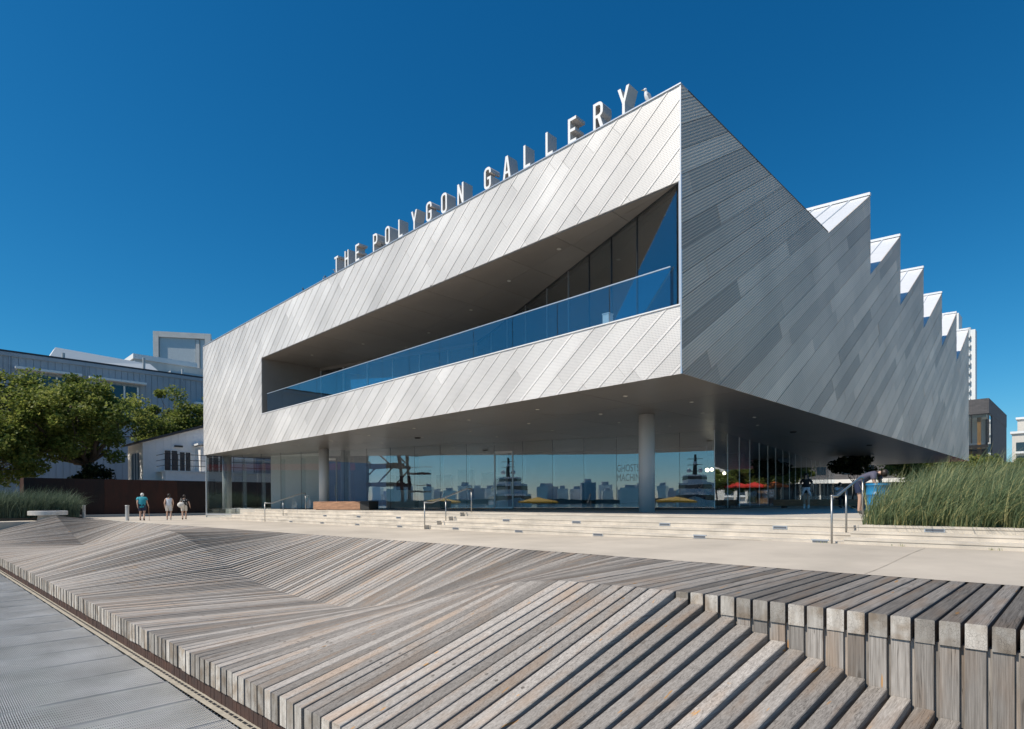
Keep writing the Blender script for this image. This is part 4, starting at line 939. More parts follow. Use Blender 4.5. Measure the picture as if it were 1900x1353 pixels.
# street trees north-east of the gallery, seen through and mirrored in the glass
for (x, y, h_, lab) in ((-12.0,76.5,3.8,'street tree nearest the brick building, beyond the covered terrace'),(-13.6,72,4.0,'small street tree at the brick building shopfront'),(-9.4,77.5,3.4,'low street tree mirrored in the corner glazing, behind the tall grass'),(-7.2,76.5,3.3,'low street tree before the corner of the brick building'),(-5.0,75,3.2,'low street tree right of the brick building, behind the tall grass')):
    tree('street_tree', lab, (x,y,1.6), 2.2, (0,0,h_), (2.1,2.1,1.5), 40, 7500, .26, .8, M['leaf'], .14, 'street trees')
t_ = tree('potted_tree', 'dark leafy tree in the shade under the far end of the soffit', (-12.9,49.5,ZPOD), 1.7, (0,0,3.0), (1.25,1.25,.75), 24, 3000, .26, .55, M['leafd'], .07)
# ornamental grass
M['grassr'] = leaf_mat('dune_grass', (.070,.115,.055), (.215,.285,.15), (.64,.58,.27), .42, .5)
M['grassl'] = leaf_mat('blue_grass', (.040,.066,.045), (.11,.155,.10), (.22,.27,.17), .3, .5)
def grass(name, label, pos, hgt, wid, lean, mt, cat='grass', tone_c=.42, over=None):
    n = len(pos); s = np.linspace(0,1,5)
    ld = np.array(lean)[None,:] + RN.normal(0,.30,(n,2)); hh = hgt*RN.uniform(.62,1.15,n)*pos[:,3]
    bend = RN.uniform(.35,1.0,n)
    if over is not None: ld[:,1] -= over*RN.uniform(.35,.95,n); bend = bend+over*.25
    P = np.zeros((n,5,3)); 
    for i, q in enumerate(s):
        P[:,i,0] = pos[:,0]+ld[:,0]*hh*q**1.8*bend; P[:,i,1] = pos[:,1]+ld[:,1]*hh*q**1.8*bend
        P[:,i,2] = pos[:,2]+hh*(q-.42*bend*q**2.6)
    a = RN.random(n)*math.pi; side = np.stack([np.cos(a),np.sin(a),np.zeros(n)],1); w = wid*RN.uniform(.6,1.3,n)
    ws = [1,.95,.75,.45,.06]; Q = []
    for i in range(4):
        w0, w1 = (w*ws[i])[:,None], (w*ws[i+1])[:,None]
        Q.append(np.stack([P[:,i]-side*w0/2, P[:,i]+side*w0/2, P[:,i+1]+side*w1/2, P[:,i+1]-side*w1/2],1))
    tn = tone_c + .20*RN.normal(0,1,n); dead = RN.random(n) < .11; tn[dead] = RN.uniform(.75,1,dead.sum())
    T = np.concatenate([tn+.14*(1-i/1.2)*(i < 1)*RN.random(n) for i in range(4)])
    o = quads(name, np.concatenate(Q,0), T, mt); return tag(o, label, cat, kind='stuff')
n = 32000
xx = RN.uniform(-3.55,5.5,n); yy = 14.45 + (RN.random(n)**1.35)*7.5; cl = .5+.5*np.sin(xx*5.1+np.sin(yy*3.7)*1.7)*np.sin(yy*4.3+xx)
zz = 1.88+.06*(yy-14.4); keep = RN.random(n) < (.45+.55*cl); hs = (.78+.30*cl)*np.clip(.74+.10*(yy-14.4),.74,1.0)*np.clip(.95+.10*(xx+3.6),.93,1.04)
fx = RN.uniform(-3.55,5.5,2600); fk = np.sin(fx*6.3)+np.sin(fx*13.7+2) > -.6; fr_ = np.stack([fx,RN.uniform(14.30,14.52,2600),np.full(2600,1.885),RN.uniform(.30,.62,2600)],1)[fk]     # blades hanging over the step
allb = np.concatenate([np.stack([xx,yy,zz,hs],1)[keep], fr_]); over = np.concatenate([np.zeros(keep.sum()), np.ones(len(fr_))])
grass('tall_grass', 'tall green dune grass with straw blades in the raised bed by the right handrail', allb, 1.62, .016, (.42,.0), M['grassr'], over=over)
G().prism([(-3.62,14.3),(9,14.3),(9,24),(-3.62,24)], 1.5, 1.885).build('grass_bed', M['soil'])
tag(bpy.data.objects['grass_bed'], kind='structure')
n = 20000
xx = RN.uniform(-52.3,-47.5,n); yy = RN.uniform(-3.0,7.6,n); m_ = ((xx+50)/3.2)**2*.3+np.clip(yy-5.0,0,9)**2*.06; hs = np.clip(1.05-m_*.35,.45,1.1)*(.8+.4*RN.random(n))
zz = np.full(n,1.55)
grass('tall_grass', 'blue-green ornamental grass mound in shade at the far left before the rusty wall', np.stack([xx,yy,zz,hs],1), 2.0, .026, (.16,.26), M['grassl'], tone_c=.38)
tag(G().prism([(-52.8,-3.5),(-47.4,-3.5),(-47.4,7.2),(-49,8.0),(-52.8,8.0)], 1.3, 1.56).build('grass_bed', M['soil']), kind='structure')

# ------------------------------------------------------------ people
SKIN = (.52,.33,.24)
PM = {}
def cm_(c, r=.75):
    if c not in PM: PM[c] = mat('cloth_%d' % len(PM), c, r, var=.10, scale=7)
    return PM[c]
M['skin'] = mat('skin', SKIN, .5, var=.05, scale=6); M['hairb'] = mat('dark_hair', (.025,.016,.010), .5, var=.3, scale=20); M['hairg'] = mat('white_hair', (.68,.66,.62), .6, var=.1, scale=20)
def person(label, loc, face, H, pose, wear, hair='hairb', long_hair=False, group=None, bulk=1.0, extra=None, seat=0.0):
    """face = heading in radians (0 looks along +Y). pose overrides joints given in metres for a 1.7 m body, local frame: x right, y forward, z up"""
    k = H/1.7
    J = dict(pelvis=(0,0,.93), waist=(0,.0,1.08), chest=(0,.01,1.28), neckb=(0,.0,1.44), neck=(0,.015,1.50), head=(0,.03,1.58), crown=(0,.02,1.66), chin=(0,.075,1.53), nose=(0,.115,1.575),
        shL=(-.17,0,1.39), shR=(.17,0,1.39), elL=(-.23,-.03,1.11), elR=(.23,-.03,1.11), wrL=(-.22,.06,.87), wrR=(.22,.06,.87),
        hipL=(-.095,0,.90), hipR=(.095,0,.90), knL=(-.10,.03,.50), knR=(.10,.03,.50), anL=(-.10,-.02,.09), anR=(.10,-.02,.09), toL=(-.11,.14,.03), toR=(.11,.14,.03))
    J.update(pose)
    rad = dict(pelvis=.135*bulk, waist=.125*bulk, chest=.14*bulk, neckb=.07, neck=.055, head=.088, crown=.06, chin=.045, nose=.016, shL=.066, shR=.066, elL=.045, elR=.045, wrL=.030, wrR=.030,
        hipL=.095*bulk, hipR=.095*bulk, knL=.062, knR=.062, anL=.042, anR=.042, toL=.032, toR=.032)
    E = [('pelvis','waist'),('waist','chest'),('chest','neckb'),('neckb','neck'),('neck','head'),('head','crown'),('head','chin'),('head','nose'),('chest','shL'),('chest','shR'),('shL','elL'),('shR','elR'),('elL','wrL'),('elR','wrR'),
         ('pelvis','hipL'),('pelvis','hipR'),('hipL','knL'),('hipR','knR'),('knL','anL'),('knR','anR'),('anL','toL'),('anR','toR')]
    for s in 'LR':                       # palm and five bent fingers
        w_ = Vector(J['wr'+s]); e_ = Vector(J['el'+s]); d_ = (w_-e_).normalized(); a_ = Vector((0,1,0)) - d_*d_.y
        a_ = a_.normalized() if a_.length > .1 else Vector((1,0,0)); inw = d_.cross(a_)
        J['pa'+s] = tuple(w_+d_*.07); rad['pa'+s] = .028; E.append(('wr'+s,'pa'+s))
        for q, (off, L) in enumerate(((-.030,.055),(-.010,.072),(.010,.078),(.030,.070))):
            b1 = w_+d_*.10+a_*off; b2 = b1+d_*L*.6+inw*.012; J[f'f{q}{s}'] = tuple(b1); J[f'g{q}{s}'] = tuple(b2); rad[f'f{q}{s}'] = .0095; rad[f'g{q}{s}'] = .008
            E += [('pa'+s,f'f{q}{s}'),(f'f{q}{s}',f'g{q}{s}')]
        th = w_+d_*.04+a_*.045; J['th'+s] = tuple(th); rad['th'+s] = .011; J['tg'+s] = tuple(th+d_*.04+a_*.015); rad['tg'+s] = .009; E += [('pa'+s,'th'+s),('th'+s,'tg'+s)]
    names = list(J); idx = {n_: i for i, n_ in enumerate(names)}
    me = bpy.data.meshes.new('body'); me.from_pydata([tuple(Vector(J[n_])*k) for n_ in names], [(idx[a], idx[b]) for a, b in E], [])
    o = bpy.data.objects.new('body', me); COL.objects.link(o)
    md = o.modifiers.new('s','SKIN'); md.use_smooth_shade = True; md.branch_smoothing = .5
    for n_ in names:
        sv = me.skin_vertices[0].data[idx[n_]]; r_ = rad[n_]*k; sv.radius = (r_, r_)
        if n_ in ('pelvis','waist','chest'): sv.radius = (r_*1.12, r_*.86)
        sv.use_root = n_ == 'pelvis'
    ss_ = o.modifiers.new('u','SUBSURF'); ss_.levels = 1; ss_.render_levels = 1
    bpy.context.view_layer.update()
    me2 = bpy.data.meshes.new_from_object(o.evaluated_get(bpy.context.evaluated_depsgraph_get())); bpy.data.objects.remove(o, do_unlink=True)
    root = thing('person', label, 'person', group, (loc[0],loc[1],loc[2]+seat), face)
    me2.materials.clear(); me2.materials.append(M['skin'])
    b = bpy.data.objects.new('body', me2); COL.objects.link(b); b.parent = root
    seg = {n_: Vector(J[n_])*k for n_ in names}
    def nearest(p):
        best = None
        for a, c_ in E:
            A, B = seg[a], seg[c_]; d_ = B-A; t_ = max(0, min(1, (p-A).dot(d_)/max(1e-9,d_.length_squared))); q = (p-(A+d_*t_)).length - (rad[a]+(rad[c_]-rad[a])*t_)*k*.8
            if best is None or q < best[0]: best = (q, a, c_, t_)
        return best[1:]
    own = [nearest(p_.center) for p_ in me2.polygons]
    for part, colr, segs, off in wear:           # garments are thin shells over the body
        g = G(); vm = {}
        for p_, (a, c_, t_) in zip(me2.polygons, own):
            lim = segs.get((a,c_))
            if lim is None or not (lim[0] <= t_ <= lim[1]): continue
            f_ = []
            for vi in p_.vertices:
                if vi not in vm:
                    v_ = me2.vertices[vi]; vm[vi] = len(g.v); g.v.append(tuple(v_.co + v_.normal*off))
                f_.append(vm[vi])
            g.f.append(f_); g.mi.append(0); g.t.append(.5)
        if g.f: g.build(part, cm_(colr), root, smooth=True)
    hd = seg['head']; cr_ = seg['crown']
    g = G(); g.ball(hd+(cr_-hd)*.28+Vector((0,-.022*k,0)), (.094*k,.100*k,.112*k), 12)
    if long_hair: g.ball(hd+Vector((-.02,-.06*k,-.14*k)), (.105*k,.06*k,.20*k), 10); g.ball(hd+Vector((.07*k,-.03*k,-.16*k)), (.04*k,.05*k,.16*k), 8)
    g.build('hair', M[hair], root, smooth=True)
    if extra: extra(root, seg, k)
    return root
A1 = (0,1)
TEE = {('pelvis','waist'):A1,('waist','chest'):A1,('chest','neckb'):(0,.75),('chest','shL'):A1,('chest','shR'):A1,('shL','elL'):(0,.62),('shR','elR'):(0,.62)}
TANK = {('pelvis','waist'):A1,('waist','chest'):A1,('chest','neckb'):(0,.55),('chest','shL'):(0,.8),('chest','shR'):(0,.8)}
SHORTS = {('pelvis','hipL'):A1,('pelvis','hipR'):A1,('hipL','knL'):(0,.72),('hipR','knR'):(0,.72),('pelvis','waist'):(0,.25)}
PANTS = {('pelvis','hipL'):A1,('pelvis','hipR'):A1,('hipL','knL'):A1,('hipR','knR'):A1,('knL','anL'):(0,.9),('knR','anR'):(0,.9),('pelvis','waist'):(0,.25)}
SHOES = {('anL','toL'):A1,('anR','toR'):A1}
WALK = dict(knL=(-.10,.14,.52), anL=(-.10,.10,.10), toL=(-.10,.25,.05), knR=(.10,.02,.50), anR=(.10,-.16,.13), toR=(.10,-.03,.03), elL=(-.24,-.10,1.12), wrL=(-.22,-.10,.88), elR=(.24,.04,1.12), wrR=(.22,.16,.92))
def facing(v): return math.atan2(-v[0], v[1])
aw = facing((-.96,.28))
def cane(root, seg, k):
    h_ = seg['wrR']; G().tube([(h_.x+.02,h_.y+.02,h_.z-.02),(h_.x+.05,h_.y+.10,.0)], .012, 6).build('cane', M['benchwood'], root)
person('man in a turquoise shirt and navy shorts walking away with a cane', (-39.1,9.2,1.43), aw, 1.64, dict(WALK, chest=(0,.05,1.26), neckb=(0,.10,1.41), neck=(0,.13,1.47), head=(0,.16,1.54), crown=(0,.16,1.62), chin=(0,.21,1.49), nose=(0,.25,1.53), shL=(-.19,.06,1.36), shR=(.19,.06,1.36), wrR=(.30,.18,.90)),
    [('shirt',(.02,.27,.34),TEE,.035),('shorts',(.012,.018,.05),SHORTS,.03),('shoes',(.06,.05,.05),SHOES,.012)], 'hairg', bulk=1.32, extra=cane)
person('woman in a white tank top and white shorts walking away', (-38.6,10.45,1.43), aw, 1.56, WALK, [('top',(.66,.68,.72),TANK,.016),('shorts',(.66,.62,.58),SHORTS,.022),('shoes',(.6,.6,.6),SHOES,.01)], bulk=1.05)
def bag(root, seg, k):
    p = seg['shL']; bg_ = G().ball((p.x-.02,p.y-.16,p.z-.34), (.20,.09,.17), 12).build('shoulder_bag', cm_((.72,.68,.62)), root, smooth=True)
    G().tube([(p.x-.10,p.y-.16,p.z-.26),(p.x-.02,p.y-.02,p.z+.075),(p.x+.10,p.y-.16,p.z-.26)], .014, 6).build('strap', cm_((.72,.68,.62)), bg_)
    g = G(); 
    for i in range(26):
        a = R.uniform(0,6.28); z = R.uniform(1.02,1.36)*k; g.ball((math.cos(a)*.165*k,math.sin(a)*.128*k,z), .022, 6)
    g.build('print_dots', cm_((.6,.6,.6)), root)
person('woman in a black floral top and white shorts carrying a white shoulder bag', (-39.4,11.5,1.43), aw, 1.52, dict(WALK, knL=(-.10,.02,.5), anL=(-.10,-.14,.12), toL=(-.1,-.02,.03), knR=(.1,.14,.52), anR=(.1,.1,.1), toR=(.1,.25,.05), elR=(.30,.0,1.12), wrR=(.34,.06,.90)), [('top',(.012,.012,.014),TEE,.018),('shorts',(.66,.62,.56),SHORTS,.022),('shoes',(.03,.03,.03),SHOES,.01)], bulk=1.1, extra=bag)
def tied(root, seg, k):
    p = seg['pelvis']; g = G(); g.lathe([(.165,.10),(.175,.02),(.17,-.04)], (0,0,p.z), 16); g.tube([(-.06,.16,p.z+.04),(-.14,.17,p.z-.16),(-.20,.13,p.z-.30)], [.05,.07,.03], 6); g.tube([(.05,.16,p.z+.04),(.12,.17,p.z-.12),(.16,.12,p.z-.28)], [.05,.06,.03], 6)
    g.build('tied_shirt', cm_((.72,.72,.76)), root, smooth=True)
person('woman with long dark hair, black top and white shirt tied at her waist, walking forward', (-9.67,29.65,ZPOD), facing((.25,-1)), 1.70, dict(WALK, wrL=(-.30,.02,.90), elL=(-.28,-.05,1.13), wrR=(.30,-.02,.90), elR=(.28,-.06,1.13)), [('top',(.012,.012,.013),TEE,.014),('shorts',(.012,.012,.02),{q: ((0,.45) if q[0].startswith('hip') else v) for q, v in SHORTS.items()},.016),('socks',(.7,.7,.7),{('knL','anL'):(.72,1),('knR','anR'):(.72,1)},.008),('shoes',(.75,.75,.75),SHOES,.014)], long_hair=True, bulk=.92, extra=tied)
BEND = dict(pelvis=(0,-.05,.92), waist=(0,.08,1.04), chest=(0,.30,1.12), neckb=(0,.46,1.15), neck=(0,.52,1.14), head=(0,.60,1.12), crown=(0,.66,1.17), chin=(0,.60,1.04), nose=(0,.68,1.07), shL=(-.17,.38,1.12), shR=(.17,.38,1.12), elL=(-.20,.42,.86), elR=(.20,.42,.86), wrL=(-.10,.58,.80), wrR=(.10,.58,.80), hipL=(-.095,-.06,.89), hipR=(.095,-.06,.89), knL=(-.1,.02,.49), knR=(.1,.02,.49))
person('person in a slate-blue shirt bending over the blue barrel', (-4.66,18.75,ZPOD), facing((1,-.15)), 1.72, BEND, [('shirt',(.085,.085,.13),TEE,.024),('shorts',(.010,.02,.06),SHORTS,.03),('shoes',(.05,.05,.05),SHOES,.012)])
SIT = dict(pelvis=(0,0,.12), waist=(0,.03,.27), chest=(0,.10,.46), neckb=(0,.16,.61), neck=(0,.20,.67), head=(0,.24,.74), crown=(0,.24,.82), chin=(0,.29,.69), nose=(0,.34,.73), shL=(-.17,.12,.57), shR=(.17,.12,.57), elL=(-.20,.28,.36), elR=(.20,.28,.36), wrL=(-.09,.42,.52), wrR=(.09,.42,.52), hipL=(-.10,.02,.10), hipR=(.10,.02,.10), knL=(-.12,.44,.10), knR=(.12,.44,.10), anL=(-.12,.42,-.36), anR=(.12,.42,-.36), toL=(-.12,.58,-.42), toR=(.12,.58,-.42))
person('seated person in a white shirt and dark trousers on the timber bench', (-9.35,33.3,ZPOD), facing((.7,-.7)), 1.7, SIT, [('shirt',(.62,.66,.72),TEE,.02),('trousers',(.015,.015,.02),PANTS,.02),('shoes',(.04,.04,.04),SHOES,.012)], seat=.46)
# terrace cafe beyond: seated guests, tables and red parasols, mirrored in the side glazing
M['red'] = mat('red_canvas', (.52,.03,.02), .8); M['orange'] = mat('orange_canvas', (.60,.14,.03), .8); M['yellow'] = mat('yellow_canvas', (.62,.36,.02), .8)
def parasol(label, loc, mt, group, r=1.5, h=2.4):
    t = thing('parasol', label, 'parasol', group, loc)
    G().tube([(0,0,0),(0,0,h+.1)], .028, 8).build('pole', M['steel'], t); G().lathe([(.001,.1),(.28,.1),(.3,.0)], n=14).build('base', M['dark2'], t)
    g = G(); n_ = 8
    for i in range(n_):
        a, b = 2*math.pi*i/n_, 2*math.pi*(i+1)/n_
        g.add([(0,0,h+.35),(r*math.cos(a),r*math.sin(a),h-.15),(r*math.cos(b),r*math.sin(b),h-.15)], [(0,1,2)]); g.add([(r*math.cos(a),r*math.sin(a),h-.15),(r*math.cos(b),r*math.sin(b),h-.15),(r*math.cos(b),r*math.sin(b),h-.35),(r*math.cos(a),r*math.sin(a),h-.35)], [(0,1,2,3)])
    c_ = g.build('canopy', mt, t)
    for i in range(n_):
        a = 2*math.pi*i/n_; G().tube([(0,0,h-.1),(r*.97*math.cos(a),r*.97*math.sin(a),h-.17)], .012, 5).build('rib', M['steel'], t)
parasol('red parasol nearest the gallery, seen mirrored in the side glazing', (-9.3,74.6,ZPOD-.05), M['red'], 'red cafe parasols')
parasol('red parasol further along the terrace, seen mirrored in the side glazing', (-7.4,74.2,ZPOD-.05), M['red'], 'red cafe parasols')
parasol('orange parasol at the end of the terrace, seen mirrored in the side glazing', (-11.6,74.4,ZPOD-.05), M['orange'], 'red cafe parasols')
seatm = G().box(-.22,.22,-.22,.22,.40,.46).mesh('seat', M['blk']); backm = G().box(-.22,.22,-.24,-.20,.46,.86).mesh('backrest', M['blk'])
legm = G().box(-.015,.015,-.015,.015,0,.40).mesh('leg', M['blk'])
def chair(label, loc, rz):
    t = thing('cafe_chair', label, 'chair', 'cafe chairs on the terrace', loc, rz); inst('seat', seatm, t); inst('backrest', backm, t)
    for a in (-.19,.19):
        for b in (-.19,.19): inst('leg', legm, t, (a,b,0))
def table(label, loc):
    t = thing('cafe_table', label, 'table', 'cafe tables on the terrace', loc)
    G().lathe([(.36,.72),(.36,.75),(.001,.75)], n=20).build('table_top', M['trimw'], t); G().tube([(0,0,.02),(0,0,.72)], .03, 8).build('leg', M['blk'], t); G().lathe([(.25,0),(.25,.02),(.001,.03)], n=16).build('base', M['blk'], t)
for k, (x, y, lab) in enumerate(((-14.6,29.4,'inside the corner window'),(-15.0,32.6,'behind the second window pane'))):
    table(f'small round table {lab}', (x,y,ZPOD+.012))
    for s, dsc in ((-1,'left'),(1,'right')): chair(f'black cafe chair on the {dsc} of the table {lab}', (x+s*.55,y,ZPOD+.012), -s*math.pi/2)
person('seated guest in a dark jacket inside the corner window', (-15.15,29.4,ZPOD+.012), -math.pi/2, 1.7, SIT, [('jacket',(.03,.035,.05),TEE,.03),('trousers',(.02,.02,.03),PANTS,.02),('shoes',(.03,.03,.03),SHOES,.01)], seat=.46)
person('seated guest in a blue shirt behind the second window pane', (-15.55,32.6,ZPOD+.012), -math.pi/2, 1.7, SIT, [('shirt',(.05,.09,.18),TEE,.02),('trousers',(.02,.02,.03),PANTS,.02),('shoes',(.03,.03,.03),SHOES,.01)], seat=.46)
person('seated guest in a maroon top on the right of the window table', (-14.05,29.4,ZPOD+.012), math.pi/2, 1.66, SIT, [('top',(.12,.02,.02),TEE,.02),('trousers',(.02,.02,.03),PANTS,.02),('shoes',(.03,.03,.03),SHOES,.01)], seat=.46, long_hair=True)
M['bulb'] = mat('lamp_globe', (.9,.85,.7), .4, emit=(1,.86,.6,6))
for (x, y, z, lab) in ((-15.3,31.0,4.15,'glowing pendant lamp nearest the corner window'),(-16.2,33.4,4.3,'glowing pendant lamp in the middle of the cafe'),(-16.9,36.6,4.2,'glowing pendant lamp deepest in the cafe')):
    t = thing('pendant_lamp', lab, 'lamp', 'cafe pendant lamps', (x,y,z)); G().ball((0,0,0), .11, 12).build('globe', M['bulb'], t, smooth=True); G().tube([(0,0,.1),(0,0,ZB-z-.01)], .008, 5).build('cord', M['blk'], t)

# ------------------------------------------------------------ birds on the parapet
M['gullw'] = mat('white_feather', (.78,.78,.77), .7, var=.06, scale=30); M['gullg'] = mat('grey_feather', (.30,.32,.35), .7, var=.1, scale=30); M['beak'] = mat('beak', (.55,.38,.08), .5); M['pig'] = mat('pigeon_feather', (.055,.06,.07), .6, var=.3, scale=40)
def bird(name, label, loc, rz, s, body, wing, group=None, pitch=.9):
    t = thing(name, label, 'bird', group, loc, rz); t.scale = (s,s,s)
    c, sn = math.cos(pitch), math.sin(pitch)
    def bp(u, v, w_): return (w_, u*c-v*sn, .13+u*sn+v*c)      # along body, across, sideways
    g = G(); prof = [(-.20,.012,0),(-.14,.035,0),(-.05,.062,-.005),(.04,.068,-.008),(.11,.055,0),(.15,.042,.008),(.175,.036,.02)]
    n_ = 12
    for (u, r_, o_) in prof:
        for q in range(n_):
            a = 2*math.pi*q/n_; g.v.append(bp(u, o_+r_*math.sin(a), r_*.92*math.cos(a)))
    for i in range(len(prof)-1):
        for q in range(n_): g.f.append([i*n_+q,i*n_+(q+1)%n_,(i+1)*n_+(q+1)%n_,(i+1)*n_+q]); g.mi.append(0); g.t.append(.5)
    h_ = Vector(bp(.19,.03,0)); g.ball(h_+Vector((0,.01,.02)), (.036,.044,.038), 12); g.build('body', body, t, smooth=True)
    for sx in (-1,1):
        g = G(); pts = [(.11,.03),(.05,.055),(-.10,.03),(-.24,.0),(-.08,-.03),(.08,-.02)]
        vs = [bp(u, v, sx*.064) for u, v in pts] + [bp(u, v*.9, sx*.052) for u, v in pts]; m_ = len(pts)
        g.add(vs, [tuple(range(m_)), tuple(range(2*m_-1,m_-1,-1))]+[(i,(i+1)%m_,m_+(i+1)%m_,m_+i) for i in range(m_)]); g.build('wing', wing, t)
        G().tube([(sx*.025,.0,.09),(sx*.025,.005,.0)], .006, 5).build('leg', M['beak'], t); G().box(sx*.025-.014,sx*.025+.014,-.01,.045,0,.005).build('foot', M['beak'], t)
    G().tube([h_+Vector((0,.05,.015)),h_+Vector((0,.105,.005))], [.013,.003], 6).build('beak', M['beak'], t)
    g = G(); g.add([bp(-.16,-.02,-.03),bp(-.16,-.02,.03),bp(-.29,-.02,.035),bp(-.29,-.02,-.035),bp(-.16,.0,-.03),bp(-.16,.0,.03),bp(-.29,-.01,.035),bp(-.29,-.01,-.035)], [(0,3,2,1),(4,5,6,7),(0,1,5,4),(2,3,7,6),(1,2,6,5),(3,0,4,7)]); g.build('tail', wing, t)
bird('gull', 'white gull perched on the parapet right of the last letter', (-8.58,Y0+.12,ZT+.036), 2.4, 1.15, M['gullw'], M['gullg'], pitch=1.05)
pl = [(-29.74,'leftmost pigeon on the parapet, far left of the letters'),(-28.89,'second pigeon from the left on the parapet'),(-27.33,'dark pigeon at the left of the row just left of the letters'),(-26.89,'pale pigeon in the row just left of the letters'),(-26.51,'pigeon in the middle of the row left of the letters'),(-25.93,'pigeon close to the foot of the first letter T'),(-25.5,'small pigeon touching the first letter T'),(-23.9,'pigeon between the letters H and E'),(-22.3,'pigeon just left of the letter P'),(-21.6,'pigeon under the bowl of the letter P')]
for i, (x, lab) in enumerate(pl): bird('pigeon', lab, (x,Y0+.14+R.uniform(0,.12),ZT+.036), R.uniform(0,6.28), .78, M['gullg'] if i in (3,6) else M['pig'], M['pig'] if i != 3 else M['gullw'], 'pigeons on the parapet', .75)

# ------------------------------------------------------------ across the water, mirrored in the front glazing
M['hull'] = mat('yacht_white', (.78,.79,.80), .25); M['tower'] = mat('tower_glass', (.74,.78,.82), .3, metal=.6, var=.10, scale=.15, stretch=(.3,.3,3)); M['tower2'] = mat('tower_concrete', (.74,.75,.76), .7, var=.08, scale=.1)
ya_ = thing('motor_yacht', 'large white motor yacht moored bow-on, mirrored in the front glazing', 'yacht', loc=(-24.9,-69,-2.2), rz=math.radians(-7))
secs = [(14,.05,5.4),(11,1.6,4.9),(7,3.1,4.5),(0,4.2,4.1),(-14,4.4,3.8),(-26,4.2,3.7)]; g = G()
for (yq, hw, zt) in secs: g.v += [(-hw,yq,zt),(-hw*.72,yq-.8,.4),(0,yq-1.2,-.6),(hw*.72,yq-.8,.4),(hw,yq,zt)]
for i in range(len(secs)-1):
    for q in range(4): g.f.append([i*5+q,i*5+q+1,(i+1)*5+q+1,(i+1)*5+q]); g.mi.append(0); g.t.append(.5)
    g.f.append([i*5+4,i*5,(i+1)*5,(i+1)*5+4]); g.mi.append(0); g.t.append(.5)
g.build('hull', M['hull'], ya_, smooth=False)
for (hw, y0, y1, z0, z1, nm_) in ((3.7,-24,5,4.0,6.2,'lower_cabin'),(3.2,-22,2.5,6.25,8.3,'bridge_deck'),(2.4,-18,-1,8.35,9.9,'sun_deck')):
    p = [(-hw,y0),(hw,y0),(hw,y1-2.5),(hw*.55,y1),(-hw*.55,y1),(-hw,y1-2.5)]; c_ = G().prism(p, z0, z1).build(nm_, M['hull'], ya_)
    q = [(a*1.012, b*1.0+.05) for a, b in p]; G().prism(q, z0+(z1-z0)*.42, z0+(z1-z0)*.80).build('window_band', M['winglass'], c_)
mk = G().tube([(0,-8,9.9),(0,-8.6,14.6)], [.5,.2], 8).build('mast', M['dark2'], ya_)
for (x, z, r_) in ((-1.2,11.2,.55),(1.2,11.2,.55),(0,12.8,.4)): G().ball((x,-8.3,z), r_, 12).build('radar_dome', M['hull'], mk, smooth=True)
for z in (11.0,12.4,13.6): G().box(-1.6,1.6,-8.4,-8.2,z,z+.12).build('spreader', M['dark2'], mk)
# skyline
U1 = ['','first','second','third','fourth','fifth','sixth','seventh','eighth','ninth','tenth','eleventh','twelfth','thirteenth','fourteenth','fifteenth','sixteenth','seventeenth','eighteenth','nineteenth']
TN = ['','','twenty','thirty','forty']; TH = ['','','twentieth','thirtieth','fortieth']
def ordinal(n_): return U1[n_] if n_ < 20 else (TH[n_//10] if n_ % 10 == 0 else TN[n_//10]+'-'+U1[n_ % 10])
sk = [(-900,-1500,60,70),(-780,-1620,55,95),(-690,-1500,50,80),(-600,-1580,60,110),(-520,-1500,45,75),(-440,-1600,52,120),(-360,-1490,60,90),(-290,-1560,44,135),(-225,-1500,40,85),(-160,-1590,56,110),(-95,-1500,44,150),(-40,-1560,50,95),(20,-1500,46,120),(80,-1600,60,100),(140,-1500,42,140),(200,-1570,50,90),(265,-1500,54,115),(330,-1590,48,130),(400,-1500,60,80),(470,-1560,52,105),(545,-1500,46,90),(620,-1600,60,75)]
sk += [(-870+83*i, -1660-(i%3)*30, 34+(i*29)%40, 40+(i*61)%100) for i in range(20)]; sk.sort()
for i, (x, y, w_, h_) in enumerate(sk):
    w_ *= .45+.5*((i*37)%11)/11; h_ = h_*.30+6+14*((i*53)%7)/7
    t = thing('skyline_tower', f'{ordinal(len(sk)-i)} tower from the right of the downtown skyline mirrored in the front glazing', 'building', 'skyline towers across the water', (x,y,-2))
    G().box(-w_/2,w_/2,-20,20,0,h_).build('shaft', M['tower'] if i % 3 else M['tower2'], t); G().box(-w_/4,w_/4,-10,10,h_,h_+8).build('crown_box', M['tower2'], t)
tag(G().prism([(-3000,-1480),(3000,-1480),(3000,-1700),(-3000,-1700)], -2.3, 8).build('far_shore', M['ground']), kind='structure')
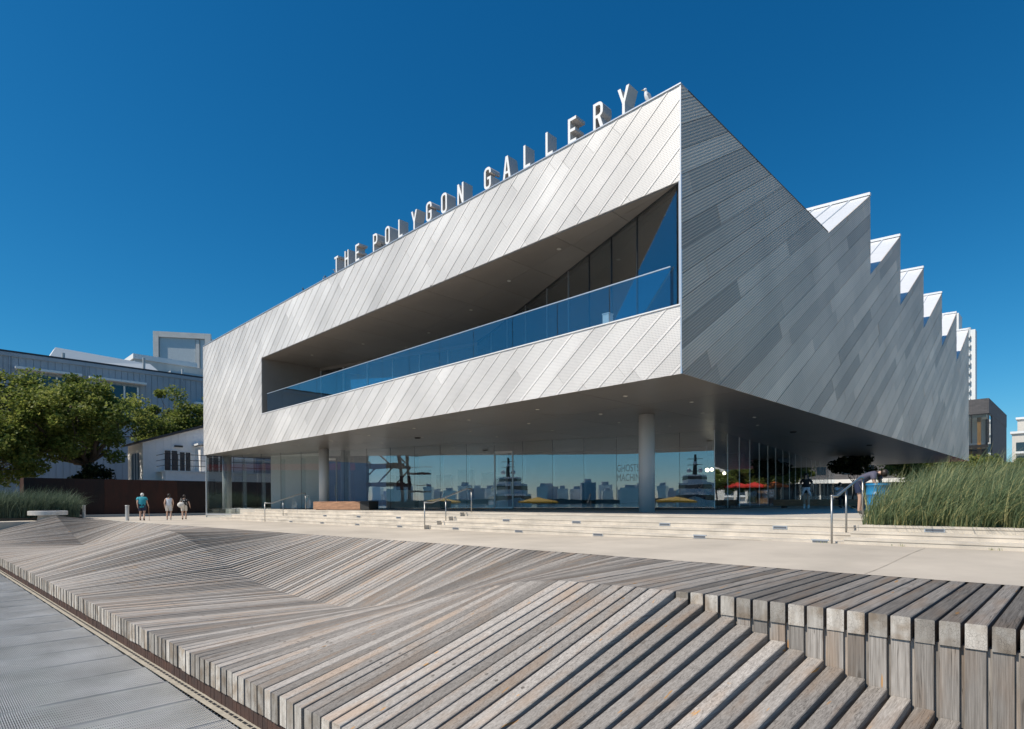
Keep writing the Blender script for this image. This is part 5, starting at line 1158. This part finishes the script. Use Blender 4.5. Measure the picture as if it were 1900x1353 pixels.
# shipyard gantry with lattice legs
M['oxide'] = mat('oxide_red_steel', (.16,.06,.04), .7, var=.3, scale=.6); M['redp'] = mat('red_awning', (.5,.05,.03), .7); M['shed'] = mat('dark_shed', (.13,.085,.07), .8, var=.2, scale=.5)
gt = thing('shipyard_gantry', 'rust-brown lattice shipyard gantry with stairs, mirrored in the front glazing', 'gantry', loc=(-50,-42,-1))
for (x, y) in ((-9,0),(-9,6),(9,0),(9,6)): G().tube([(x,y,0),(x*.9,y,16)], .28, 6).build('leg', M['oxide'], gt)
for z in (3,6,9,12):
    G().box(-9,9,-.2,.2,z,z+.5).build('beam', M['oxide'], gt); G().box(-9.1,9.1,5.8,6.2,z,z+.5).build('beam', M['oxide'], gt)
for i in range(6): G().tube([(-9+3*i,0,6),(-6+3*i,0,9.2)], .14, 5).build('brace', M['oxide'], gt); G().tube([(-9+3*i,0,12),(-6+3*i,0,9.2)], .14, 5).build('brace', M['oxide'], gt)
for i in range(4): G().box(9.3,12.5,1,4,2+3*i,2.2+3*i).build('landing', M['oxide'], gt); G().tube([(9.3,1,3.2+3*i),(12.5,1,3.2+3*i)], .05, 5).build('railing', M['oxide'], gt)
G().box(-9,-3,-.4,.4,13,13.6).build('red_beam', M['redp'], gt)
parasol('yellow parasol on the pier, left one mirrored in the front glazing', (-32,-14,0.0), M['yellow'], 'yellow parasols on the pier', 2.4, 2.6)
parasol('yellow parasol on the pier, right one mirrored in the front glazing', (-20.5,-15,0.0), M['yellow'], 'yellow parasols on the pier', 2.4, 2.6)
sh = thing('shipyard_shed', 'dark oxide-red shipyard shed with a red band, mirrored in the left glazing', 'building', loc=(-60,-30,0))
G().box(-16,13,-8,0,-.02,10.5).build('wall', M['shed'], sh); G().box(-16.2,13.2,.02,.3,7.2,8.1).build('red_band', M['redp'], sh); G().add([(-16.5,.6,10.5),(13.5,.6,10.5),(13.5,-4,12.6),(-16.5,-4,12.6),(-16.5,-8.6,10.5),(13.5,-8.6,10.5)], [(0,1,2,3),(3,2,5,4)]).build('roof', M['shed'], sh)
[G().box(x,x+2.4,.02,.06,1,3.4).build('window', M['winglass'], sh) for x in (-14,-9,-4,1,6)]
tag(G().box(-80,14,-32,-4.02,-1.2,-.02).build('pier_deck', M['podium']), kind='structure')

# small weeds in the joint at the foot of the steps
n = 260; xx = RN.uniform(-4.2,3.0,n); yy = 13.27+RN.normal(0,.015,n); kp = np.sin(xx*4.1)+np.sin(xx*9.3+1) > .75; zz = np.array([zpl(a,b) for a, b in zip(xx,yy)])
grass('weeds', 'small dry weeds growing along the foot of the right steps', np.stack([xx,yy,zz,np.ones(n)],1)[kp], .07, .008, (.1,-.3), M['grassr'], 'weed', .6)
